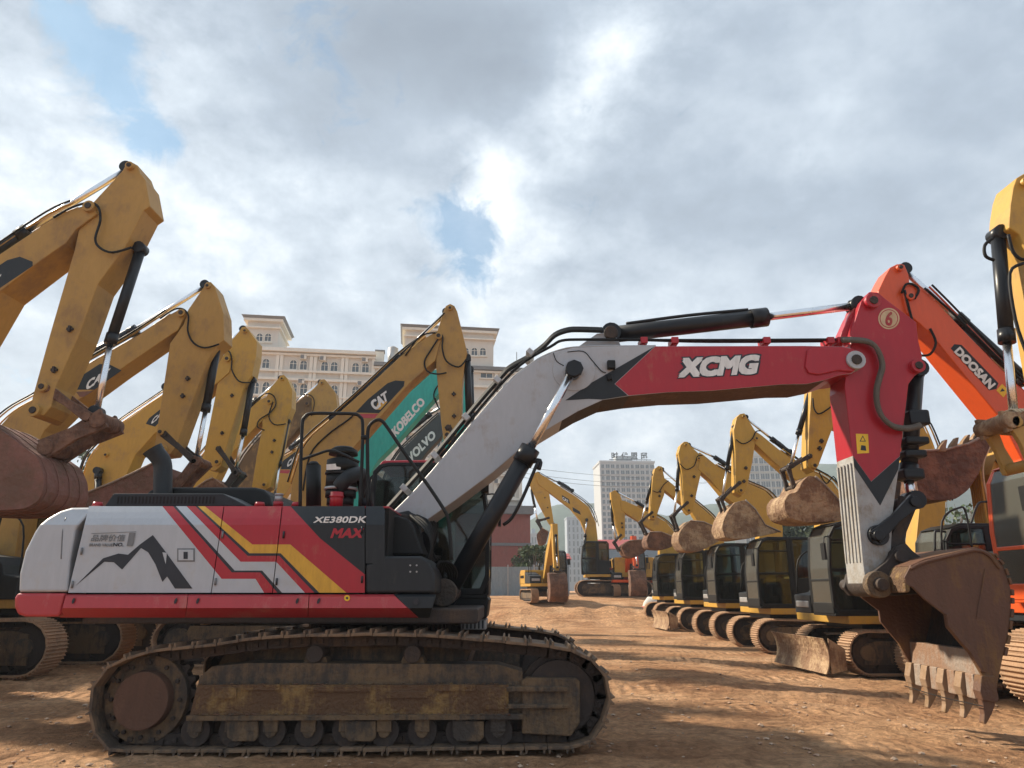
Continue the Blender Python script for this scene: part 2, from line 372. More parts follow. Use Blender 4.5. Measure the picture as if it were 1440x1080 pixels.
m4 = n('ShaderNodeMixRGB'); l(r4b.outputs[0], m4.inputs[0]); l(m3.outputs[0], m4.inputs[1]); m4.inputs[2].default_value = (.50, .37, .26, 1)
r5 = n('ShaderNodeMapRange'); l(n5.outputs['Fac'], r5.inputs[0]); r5.inputs[1].default_value = .53; r5.inputs[2].default_value = .66; r5.inputs[3].default_value = 0; r5.inputs[4].default_value = .5
m5 = n('ShaderNodeMixRGB'); l(r5.outputs[0], m5.inputs[0]); l(m4.outputs[0], m5.inputs[1]); m5.inputs[2].default_value = (.235, .12, .066, 1)
l(m5.outputs[0], p.inputs['Base Color']); p.inputs['Roughness'].default_value = .95; p.inputs['Specular IOR Level'].default_value = .15
hs0 = n('ShaderNodeMath'); hs0.operation = 'MULTIPLY_ADD'; l(n4.outputs['Fac'], hs0.inputs[0]); hs0.inputs[1].default_value = .22; l(n3.outputs['Fac'], hs0.inputs[2])
hs = n('ShaderNodeMath'); hs.operation = 'MULTIPLY_ADD'; l(n5.outputs['Fac'], hs.inputs[0]); hs.inputs[1].default_value = 2.4; l(hs0.outputs[0], hs.inputs[2])
sx = n('ShaderNodeSeparateXYZ'); l(geo.outputs['Position'], sx.inputs[0]); acc = None
def mn(op, a, b=None, c=None):
    k = n('ShaderNodeMath'); k.operation = op
    for i, x in enumerate((a, b, c)):
        if x is None: continue
        if isinstance(x, (int, float)): k.inputs[i].default_value = x
        else: l(x, k.inputs[i])
    return k.outputs[0]
wob = mn('MULTIPLY', n1.outputs['Fac'], 1.2)
for (ax, sl, c0, wd) in (('Y', -.07, 7.7, .24), ('Y', -.07, 10.1, .24), ('Y', -.10, 12.0, .26), ('Y', -.10, 14.3, .26), ('Y', .03, 17.6, .28), ('Y', .03, 20.1, .28), ('X', .05, 3.6, .25), ('X', .05, 1.3, .25), ('X', -.16, 0.2, .25), ('X', -.16, 6.2, .25)):
    A, B = ('Y', 'X') if ax == 'Y' else ('X', 'Y')
    d = mn('ABSOLUTE', mn('SUBTRACT', mn('ADD', mn('MULTIPLY_ADD', sx.outputs[B], sl, sx.outputs[A]), wob), c0 + .6))
    band = mn('LESS_THAN', d, wd); cl = mn('MULTIPLY_ADD', mn('SINE', mn('MULTIPLY', sx.outputs[B], 31)), .5, .5)
    h_ = mn('MULTIPLY', band, mn('SUBTRACT', mn('MULTIPLY', cl, .55), .5)); acc = h_ if acc is None else mn('ADD', acc, h_)
acc = mn('MULTIPLY', acc, mn('MULTIPLY', n1.outputs['Fac'], 1.3))
hs2 = n('ShaderNodeMath'); hs2.operation = 'ADD'; l(hs.outputs[0], hs2.inputs[0]); l(mn('MULTIPLY', acc, 2.2), hs2.inputs[1]); hs = hs2
bp = n('ShaderNodeBump'); bp.inputs['Strength'].default_value = 1; bp.inputs['Distance'].default_value = .11; l(hs.outputs[0], bp.inputs['Height']); l(bp.outputs[0], p.inputs['Normal'])
mg.add(vs, [[j * nx + i, j * nx + i + 1, (j + 1) * nx + i + 1, (j + 1) * nx + i] for j in range(len(ys) - 1) for i in range(nx - 1)], dirt, True)
tag(mg.build('ground'), kind='structure')

# pebbles and clods
pb = MB(); M_peb = mat('dry_clods', (.33, .20, .125), .95, dirt=.5, dcol=(.48, .36, .26), scale=.9); 
def clod(mb, x, y, z, r, mt):
    rz = random.random() * 6; f = []
    v = [Vector(q) for q in ((1, 0, 0), (-1, 0, 0), (0, 1, 0), (0, -1, 0), (0, 0, 1), (0, 0, -1), (.7, .7, .5), (-.7, .6, .5), (-.6, -.7, .5), (.7, -.6, .5))]
    q = Matrix.Rotation(rz, 3, 'Z'); V = [q @ (a * r * random.uniform(.75, 1.2)) for a in v]
    V = [Vector((x + a.x, y + a.y, z + a.z * .6)) for a in V]
    F = [(4, 6, 7), (4, 7, 8), (4, 8, 9), (4, 9, 6), (0, 2, 6), (6, 2, 7), (2, 1, 7), (7, 1, 8), (1, 3, 8), (8, 3, 9), (3, 0, 9), (9, 0, 6), (5, 2, 0), (5, 1, 2), (5, 3, 1), (5, 0, 3)]
    mb.add(V, F, mt)
for i in range(6500):
    y = 5.2 + 26 * random.random() ** 2.0; x = random.uniform(-1, 1) * (y * .8 + .5)
    if noise.noise(Vector((x * .8, y * .8, 2))) < -.05 and random.random() < .7: continue
    r = random.choice((.006, .008, .01, .013, .016, .03)) * random.uniform(.7, 1.3)
    clod(pb, x, y, gh(x, y) + r * .2, r, M_peb)
tag(pb.build('pebbles'), 'dry clods and pebbles strewn over the trampled red earth', 'pebbles', kind='stuff')

# ------------------------------------------------------------ excavator pieces
def resample(path, N):
    P = [Vector(p) for p in path]; P.append(P[0]); d = [0]
    for i in range(1, len(P)): d.append(d[-1] + (P[i] - P[i - 1]).length)
    T = d[-1]; out = []; j = 0
    for k in range(N):
        s = T * k / N
        while d[j + 1] < s: j += 1
        t = (s - d[j]) / (d[j + 1] - d[j]); out.append(P[j].lerp(P[j + 1], t))
    return out, T

def track_mesh(path, y0, y1, pitch, mt, gh_=.03, ng=3, mt2=None):
    """closed side path (outer face of the shoes), one plate with grousers per pitch"""
    _, T = resample(path, 10); Nn = max(8, round(T / pitch)); P, _ = resample(path, Nn); mb = MB(); yc = (y0 + y1) / 2
    A = sum(P[i].x * P[(i + 1) % Nn].y - P[(i + 1) % Nn].x * P[i].y for i in range(Nn)); sg = 1 if A > 0 else -1
    for i in range(Nn):
        a = P[i]; b = P[(i + 1) % Nn]; d = (b - a); ln = d.length; d.normalize(); nrm = Vector((d.y, -d.x)) * sg; j = random.uniform(-.004, .004)
        def q(s0, s1, h0, h1, ya, yb, mm, tap=0.):
            c = [a + d * (s0 * ln) + nrm * h0, a + d * (s1 * ln) + nrm * h0, a + d * ((s1 - tap) * ln) + nrm * h1, a + d * ((s0 + tap) * ln) + nrm * h1]
            mb.prism([(z.x, z.y) for z in c], ya, yb, mm)
        q(.02, .99, -.028 + j, 0 + j, y0, y1, mt)
        for k in range(ng): 
            s = (.06, .42, .78)[k] if ng == 3 else (.03, .80)[k]
            q(s, s + .13, j, gh_ + j, y0 + .004, y1 - .004, mt, .03)
        for yy in (yc - .11, yc + .07):
            q(-.04, 1.04, -.13, -.03, yy, yy + .045, mt2 or mt)
        q(.40, .62, -.10, -.055, yc - .14, yc + .14, mt2 or mt)
    return mb

def stadium(L, H, sag=.02, z0=.03, rise=0):
    r = H / 2; a = L / 2 - r; P = []
    for i in range(9): t = R(-90 + 180 * i / 8); P.append((a + r * math.cos(t), z0 + r + r * math.sin(t)))
    for i in range(1, 8): x = a - 2 * a * i / 8; P.append((x, z0 + H - sag * math.sin(math.pi * i / 8) * (1 if i % 4 else .2)))
    for i in range(9): t = R(90 + 180 * i / 8); P.append((-a + r * math.cos(t), z0 + r + r * math.sin(t)))
    return P

def gear(mb, cx, cz, r, y0, y1, n, mt, d=.05):
    P = []
    for i in range(n):
        for k, rr in ((0, r - d), (.25, r), (.5, r), (.75, r - d)):
            t = 2 * math.pi * (i + k) / n; P.append((cx + rr * math.cos(t), cz + rr * math.sin(t)))
    mb.prism(P, y0, y1, mt)

UC = {}
def undercarriage(root, L, H, gauge, shoe, mt, mf, key, blade=None, pitch=.19, c=1):
    """tracks, frames, wheels; meshes are shared between machines of one size"""
    objs = []
    if key not in UC:
        lst = []
        for s in (1, -1):
            yc = s * gauge / 2
            lst.append((track_mesh(stadium(L, H), yc - shoe / 2, yc + shoe / 2, pitch, mt, mt2=M_rustd).build('track'), None))
            f = MB(); r = H / 2
            f.prism([(-L / 2 + r * .9, .22), (L / 2 - r * .8, .22), (L / 2 - r * .9, H - .22), (L / 2 - r * 1.5, H - .16), (-L / 2 + r * 1.5, H - .16)], yc - shoe * .36, yc + shoe * .36, mf)
            f.prism([(-L / 2 + r * 1.3, .12), (L / 2 - r * 1.4, .12), (L / 2 - r * 1.5, .22), (-L / 2 + r * 1.4, .22)], yc - shoe * .3, yc + shoe * .3, M_rustd)
            fo = f.build('track_frame', None, .01); lst.append((fo, None))
            w = MB(); gear(w, -L / 2 + r, .03 + r, r - .09, yc - .06, yc + .06, 19, M_rustd); w.cyl((-L / 2 + r, yc - shoe * .4, .03 + r), (-L / 2 + r, yc + shoe * .4, .03 + r), r * .5, mf, 20)
            lst.append((w.build('sprocket', None), None))
            w = MB(); w.cyl((L / 2 - r, yc - shoe * .3, .03 + r), (L / 2 - r, yc + shoe * .3, .03 + r), r - .12, M_rustd, 24); w.cyl((L / 2 - r, yc - shoe * .4, .03 + r), (L / 2 - r, yc + shoe * .4, .03 + r), r * .35, mf, 16)
            lst.append((w.build('idler_wheel', None), None))
        cb = MB(); cb.prism([(-.6, H * .45), (.6, H * .45), (.75, H * .85), (-.75, H * .85)], -gauge / 2, gauge / 2, mf)
        lst.append((cb.build('carbody', None, .01), None))
        if blade:
            bw, bh, bx = blade; b = MB(); P = []
            for i in range(7): t = i / 6; P.append((bx + .10 * (2 * t - 1) ** 2, .06 + bh * t))
            Q = [(x - .03, z) for x, z in P[::-1]]; b.prism(P + Q, -bw / 2, bw / 2, M_mudl)
            b.prism([(bx - .03, .06), (bx - .03, .06 + bh), (bx - .35, .06 + bh * .7), (bx - .35, .12)], -bw / 2 + .02, -bw / 2 + .05, M_mudl); b.prism([(bx - .03, .06), (bx - .03, .06 + bh), (bx - .35, .06 + bh * .7), (bx - .35, .12)], bw / 2 - .05, bw / 2 - .02, M_mudl)
            for yy in (-.55, .45): b.prism([(bx - .03, .2), (bx - .03, .34), (.5, .5), (.5, .36)], yy, yy + .1, mf)
            lst.append((b.build('dozer_blade', None, .008), None))
        for o, _ in lst: o.parent = root
        UC[key] = [o for o, _ in lst]; return
    for o in UC[key]:
        q = o.copy(); COL.objects.link(q); q.parent = root

def ringprism(mb, poly, k, y0, y1, mt, axis='y'):
    """frame: outline with its inset copy as the opening"""
    cx = sum(p[0] for p in poly) / len(poly); cz = sum(p[1] for p in poly) / len(poly); n = len(poly)
    inn = [(cx + (x - cx) * (1 - k / max(.2, abs(max(q[0] for q in poly) - min(q[0] for q in poly)) / 2)), cz + (z - cz) * (1 - k / max(.2, (max(q[1] for q in poly) - min(q[1] for q in poly)) / 2))) for x, z in poly]
    f = (lambda a, b, y: (a, y, b)) if axis == 'y' else (lambda a, b, y: (y, a, b))
    vs = [f(a, b, y) for y in (y0, y1) for P in (poly, inn) for a, b in P]
    fs = []
    for i in range(n):
        j = (i + 1) % n
        fs += [[i, j, n + j, n + i], [2 * n + i, 3 * n + i, 3 * n + j, 2 * n + j], [i, 2 * n + i, 2 * n + j, j], [n + i, n + j, 3 * n + j, 3 * n + i]]
    mb.add(vs, fs, mt); return inn

def cab(root, x0, l, y0, y1, z0, h, mf, roofm=None, gl=M_glass, windscreen=None, split=.42, bars=True):
    """operator's cab: frame with real openings, panes, door, roof, seat"""
    def prof(a, b, lo, hi):
        q = []
        return [(a, lo), (a, hi), (b, hi), (b, lo)]
    full = [(x0, z0), (x0, z0 + h - .12), (x0 + .08, z0 + h - .03), (x0 + .2, z0 + h), (x0 + l - .38, z0 + h), (x0 + l - .2, z0 + h - .06), (x0 + l - .08, z0 + h - .25), (x0 + l, z0 + h * .5), (x0 + l, z0 + .2), (x0 + l - .08, z0)]
    f = MB(); t = .045; xs_ = x0 + l * split; Pk = []
    for (ya, yb) in ((y0, y0 + t), (y1 - t, y1)):
        A = [(x0, z0 + .02), (x0, z0 + h - .12), (x0 + .08, z0 + h - .03), (x0 + .2, z0 + h), (xs_, z0 + h), (xs_, z0 + .02)]
        B = [(xs_, z0 + .02), (xs_, z0 + h), (x0 + l - .38, z0 + h), (x0 + l - .2, z0 + h - .06), (x0 + l - .08, z0 + h - .25), (x0 + l, z0 + h * .5), (x0 + l, z0 + .2), (x0 + l - .08, z0 + .02)]
        Pk.append((ringprism(f, A, .07, ya, yb, mf), ringprism(f, B, .075, ya, yb, mf), ya))
        if bars:
            f.box(x0 + .03, xs_, ya + .005, yb - .005, z0 + h * .05, z0 + h * .42, mf)
            f.box(xs_, x0 + l - .05, ya + .006, yb - .006, z0 + h * .47, z0 + h * .50, mf)
            f.box(xs_, x0 + l - .12, ya + .006, yb - .006, z0 + h * .80, z0 + h * .82, mf)
    fy = [(y0, z0), (y0, z0 + h - .06), (y0 + .08, z0 + h), (y1 - .08, z0 + h), (y1, z0 + h - .06), (y1, z0)]
    # front pillars follow the slope
    for ya, yb in ((y0 + t, y0 + t + .05), (y1 - t - .05, y1 - t)):
        f.prism([(x0 + l - .2, z0 + h - .06), (x0 + l - .08, z0 + h - .25), (x0 + l, z0 + h * .5), (x0 + l, z0 + .2), (x0 + l - .05, z0 + .2), (x0 + l - .05, z0 + h * .5), (x0 + l - .13, z0 + h - .25), (x0 + l - .25, z0 + h - .06)], ya, yb, mf)
        f.box(x0, x0 + .05, ya, yb, z0, z0 + h - .1, mf)
    f.box(x0 + l - .04, x0 + l - .005, y0 + t, y1 - t, z0 + .02, z0 + .24, mf); f.box(x0 + l - .035, x0 + l - .003, y0 + t, y1 - t, z0 + h * .36, z0 + h * .39, mf)
    f.box(x0 + .02, x0 + l - .02, y0 + .01, y1 - .01, z0 - .02, z0 + .03, mf)
    f.box(x0 + .005, x0 + .04, y0 + t, y1 - t, z0 + .03, z0 + h * .42, mf)
    fo = f.build('cab', root, .012)
    rf = MB(); rf.prism([(x0 + .06, z0 + h - .05), (x0 + .12, z0 + h + .03), (x0 + l - .4, z0 + h + .04), (x0 + l - .16, z0 + h - .05)], y0 + .02, y1 - .02, roofm or mf); rf.build('roof', fo, .02)
    for A, B, ya in Pk:
        for P in (A, B):
            g = MB(); g.prism(P, ya + .015, ya + .025, gl); g.build('window', fo)
    g = MB(); P = [(x0 + l - .19, z0 + h - .07), (x0 + l - .085, z0 + h - .26), (x0 + l - .01, z0 + h * .5), (x0 + l - .01, z0 + .22)]
    g.prism(P + [(x - .008, z) for x, z in P[::-1]], y0 + t + .04, y1 - t - .04, windscreen or gl); g.build('windscreen', fo)
    g = MB(); g.box(x0 + .015, x0 + .023, y0 + t + .04, y1 - t - .04, z0 + h * .42, z0 + h - .13, gl); g.build('rear_window', fo)
    s = MB(); ym = (y0 + y1) / 2; xm = x0 + l * .38
    s.box(xm - .25, xm + .25, ym - .25, ym + .25, z0 + .35, z0 + .52, M_seat); s.box(xm - .32, xm - .2, ym - .24, ym + .24, z0 + .5, z0 + 1.15, M_seat); s.box(xm - .3, xm - .21, ym - .13, ym + .13, z0 + 1.17, z0 + 1.36, M_seat)
    s.box(xm - .2, xm + .2, ym - .2, ym + .2, z0 + .03, z0 + .35, M_int)
    for yy in (ym - .38, ym + .28): s.box(xm - .2, xm + .35, yy, yy + .1, z0 + .3, z0 + .62, M_int)
    s.box(x0 + l - .35, x0 + l - .25, ym - .2, ym + .2, z0 + .03, z0 + .75, M_int)
    s.build('seat', fo, .02)
    mr = MB(); ys_ = y1 if y1 > 0 and abs(y1) > abs(y0) else y0; sy = 1 if ys_ > 0 else -1
    mr.tube([(x0 + l - .1, ys_, z0 + h - .3), (x0 + l + .1, ys_ + .12 * sy, z0 + h - .32), (x0 + l + .12, ys_ + .14 * sy, z0 + h - .75)], .012, M_blk)
    mr.box(x0 + l + .09, x0 + l + .13, ys_ + .06 * sy - .07, ys_ + .06 * sy + .09, z0 + h - .75, z0 + h - .42, M_blk); mr.build('mirror', fo)
    return fo

def house(root, xf, xr, w, z0, z1, body, cw, dark, boomgap=True, cabside=1):
    """upper works: platform, engine hood, rounded counterweight, tool box"""
    b = MB(); b.prism([(-w * .5, z0 - .12), (w * .5, z0 - .12), (w * .5, z0), (-w * .5, z0)], -w * .32, w * .32, dark)
    b.box(xr + .45, xf, -w / 2 + .03, w / 2 - .03, z0, z0 + .16, body)
    bo = b.build('platform', root, .015)
    h = MB(); h.prism([(xr + .45, z0 + .16), (xr + .45, z1 - .05), (xr + .6, z1), (-.1, z1), (-.05, z1 - .1), (-.05, z0 + .16)], -w / 2 + .02, w / 2 - .02, body)
    for s in (-1, 1):
        for i in range(9): h.box(xr + .7 + i * .09, xr + .74 + i * .09, s * w / 2 - .025, s * w / 2 + .004, z0 + .45, z1 - .3, dark)
    h.build('engine_hood', root, .03)
    s = -cabside; q = MB(); q.prism([(-.05, z0 + .16), (-.05, z1 - .12), (xf - .5, z1 - .25), (xf - .35, z1 - .4), (xf - .3, z0 + .6), (xf, z0 + .55), (xf, z0 + .16)], min(s * .42, s * w / 2), max(s * .42, s * w / 2) - .001, dark)
    q.box(xf - .02, xf + .02, min(s * .5, s * (w / 2 - .1)), max(s * .5, s * (w / 2 - .1)), z0 + .28, z0 + .42, M_galv)
    q.build('tool_box', root, .03)
    e = MB(); n = 14; prev = []; 
    for k, (zz, ins) in enumerate(((z0 + .02, .06), (z0 + .12, 0), (z1 - .2, 0), (z1 - .05, .06), (z1, .16))):
        ring = []
        for i in range(n):
            a = i / (n - 1) * 2 - 1; y = a * (w / 2 - ins); x = xr + ins + .42 * abs(a) ** 3.2; ring.append((x, y, zz))
        ring += [(xr + .5, w / 2 - ins, zz), (xr + .5, -w / 2 + ins, zz)]; prev.append(ring)
    N_ = n + 2; fs = [list(range(N_)), [(len(prev) - 1) * N_ + i for i in range(N_)]]
    for k in range(len(prev) - 1):
        for i in range(N_): fs.append([k * N_ + i, k * N_ + (i + 1) % N_, (k + 1) * N_ + (i + 1) % N_, (k + 1) * N_ + i])
    e.add([v for r_ in prev for v in r_], fs, cw); e.build('counterweight', root, .02)
    x = MB(); x.cyl((xr + .9, 0, z1), (xr + .9, 0, z1 + .4), .06, M_blk); x.build('exhaust_pipe', root)
    rl = MB(); yy = s * (w / 2 - .08)
    rl.tube([(xf - .6, yy, z1 - .2), (xf - .6, yy, z1 + .45), (xf - .5, yy, z1 + .55), (xf - .15, yy, z1 + .3), (xf - .05, yy, z0 + .6)], .018, M_blk); rl.build('handrail', root)

def cylinder(root, fr, a, m, b, w, rb, rr, name='cylinder', mb_=M_cyl, both=False):
    """hydraulic ram: barrel a->m, rod m->b (pixels on plane w)"""
    cy = MB(); A, Mm, B = fr.P(a, w), fr.P(m, w), fr.P(b, w); d = (Mm - A).normalized(); e = (B - Mm).normalized()
    cy.cyl(A, Mm, rb, mb_, 16); cy.cyl(Mm - d * rb * 1.8, Mm + d * .02, rb * 1.16, mb_, 16); cy.cyl(A - d * rb * .3, A + d * rb * .8, rb * 1.1, mb_, 12)
    cy.cyl(A - Vector((0, rb * 1.2, 0)), A + Vector((0, rb * 1.2, 0)), rb * 1.15, mb_, 14)
    cy.tube([A + d * rb * 2 + Vector((0, 0, rb * 1.2)), A.lerp(Mm, .5) + Vector((0, 0, rb * 1.35)), Mm - d * rb * 2 + Vector((0, 0, rb * 1.2))], rb * .2, mb_, 6)
    o = cy.build(name, root)
    ro = MB(); ro.cyl(Mm, B, rr, M_chrome, 14); ro.cyl(B - Vector((0, rr * 2, 0)), B + Vector((0, rr * 2, 0)), rr * 1.9, mb_, 14); ro.build('rod', o)
    return o

def bucket(root, fr, poly, mouth, wd, mt, teeth=None, lip=None, wy=0, tn_=5, mt2=None, ribs=False):
    """clam: two side plates, skin along the outline except the mouth edges"""
    c = fr.c; yn = c * (wd / 2) + wy; yf = -c * (wd / 2) + wy; 
    Q2 = []; mo = set(); n = len(poly)
    for i in range(n):     # round the outline except at the mouth
        a, q, d = poly[i - 1], poly[i], poly[(i + 1) % n]
        if len(q) == 3: a, q, d = a[1:], q[1:], d[1:]
        pre = () if len(poly[i]) == 2 else (None,)
        if i in mouth or (i - 1) % n in mouth:
            if i in mouth: mo.add(len(Q2))
            Q2.append(pre + tuple(q))
        else:
            for s_ in (.27, 0): 
                if s_: Q2.append(pre + tuple(q[k] + (a[k] - q[k]) * s_ for k in (0, 1)))
            Q2.append(pre + tuple(q[k] * 1.0 + (.25 * (a[k] + d[k]) * .0) for k in (0, 1)) if False else pre + tuple(q[k] + ((a[k] + d[k]) / 2 - q[k]) * .12 for k in (0, 1)))
            Q2.append(pre + tuple(q[k] + (d[k] - q[k]) * .27 for k in (0, 1)))
    poly, mouth = Q2, mo
    P = fr.poly(poly, yn); n = len(P); b = MB(); t = .035
    for y in (yn, yf + c * t): b.prism(P, y - c * t, y, mt)
    cx = sum(p[0] for p in P) / n; cz = sum(p[1] for p in P) / n
    Q = [(x + (cx - x) * .06, z + (cz - z) * .06) for x, z in P]; a0, a1 = yn - c * t, yf + c * t
    for i in range(n):
        if i in mouth: continue
        j = (i + 1) % n
        b.prism([P[i], P[j], Q[j], Q[i]], a0 - c * .001, a1 + c * .001, mt2 or mt)
        if ribs:
            E = [(x + (x - cx) * .025, z + (z - cz) * .025) for x, z in (P[i], P[j])]
            for k in range(4):
                f0 = .06 + k * .24; b.prism([P[i], P[j], E[1], E[0]], yn + (yf - yn) * f0, yn + (yf - yn) * (f0 + .12), mt2 or mt)
    o = b.build('bucket', root, .008)
    ms = sorted(mouth); pts = [P[i] for i in ms] + [P[(ms[-1] + 1) % n]] if ms and ms == list(range(ms[0], ms[-1] + 1)) else []
    if pts:
        rm = MB(); rm.tube([(x, yn + c * .004, z) for x, z in pts], .026, M_lip, 6, False); rm.build('side_cutter', o)
    if teeth:
        (tu, tv), (du, dv) = teeth; T0, T1 = [Vector(q) for q in fr.poly([(tu, tv), (du, dv)], yn)]; d = (T1 - T0); s = Vector((-d.y, d.x)).normalized() * d.length * .28
        for k in range(tn_):
            y = yn + (yf - yn) * (.04 + .92 * k / (tn_ - 1)); h = wd * .035
            m = MB(); m.prism3([(T0.x + s.x, y - h, T0.y + s.y), (T0.x - s.x, y - h, T0.y - s.y), (T0.x - s.x, y + h, T0.y - s.y), (T0.x + s.x, y + h, T0.y + s.y)],
                               [(T1.x + s.x * .2, y - h * .7, T1.y + s.y * .2), (T1.x - s.x * .2, y - h * .7, T1.y - s.y * .2), (T1.x - s.x * .2, y + h * .7, T1.y - s.y * .2), (T1.x + s.x * .2, y + h * .7, T1.y + s.y * .2)], M_tooth)
            m.build('tooth', o, .004)
    return o

def beam(root, fr, name, poly, wd, mt, em=None, under=None, pins=(), bevel=.02, flange=True):
    """boxed beam: pixel outline of the face turned to the camera, width across"""
    c = fr.c; P = fr.poly(poly, c * wd / 2); b = MB(); b.prism(P, -c * wd / 2, c * wd / 2, mt, em)
    o = b.build(name, root, bevel)
    for (u, v, r, *pm) in pins:
        p = MB(); x, z = fr.poly([(u, v)], c * wd / 2)[0]; p.cyl((x, -wd / 2 - .07, z), (x, wd / 2 + .07, z), r, pm[0] if pm else mt, 18); p.cyl((x, -wd / 2 - .09, z), (x, wd / 2 + .09, z), r * .55, M_rustd, 12)
        p.build('pivot_pin', o, .006)
    return o

def pxtube(root, fr, pts, w, r, mt, name='hose'):
    m = MB(); m.tube([fr.P(q, w) for q in pts], r, mt); return m.build(name, root)

def link(root, fr, a, b, r, wd, mt, name='link', yy=0):
    m = MB(); A = Vector(fr.poly([a], fr.c * .3)[0]); B = Vector(fr.poly([b], fr.c * .3)[0]); d = (B - A).normalized(); s = Vector((-d.y, d.x))
    for sy in (-1, 1):
        y = yy + sy * wd / 2; P = [A + s * r - d * r * .5, A - s * r - d * r * .5, A.lerp(B, .5) - s * r * .65, B - s * r + d * r * .5, B + s * r + d * r * .5, A.lerp(B, .5) + s * r * .65]
        m.prism([(p.x, p.y) for p in P], y - .035, y + .035, mt)
    for q in (A, B): m.cyl((q.x, yy - wd / 2 - .07, q.y), (q.x, yy + wd / 2 + .07, q.y), r * .75, mt, 14)
    return m.build(name, root, .008)

def decal(fr, mb, poly, w, mt, t=.003):
    P = fr.poly(poly, w); c = fr.c; mb.prism(P, w, w + c * t, mt)
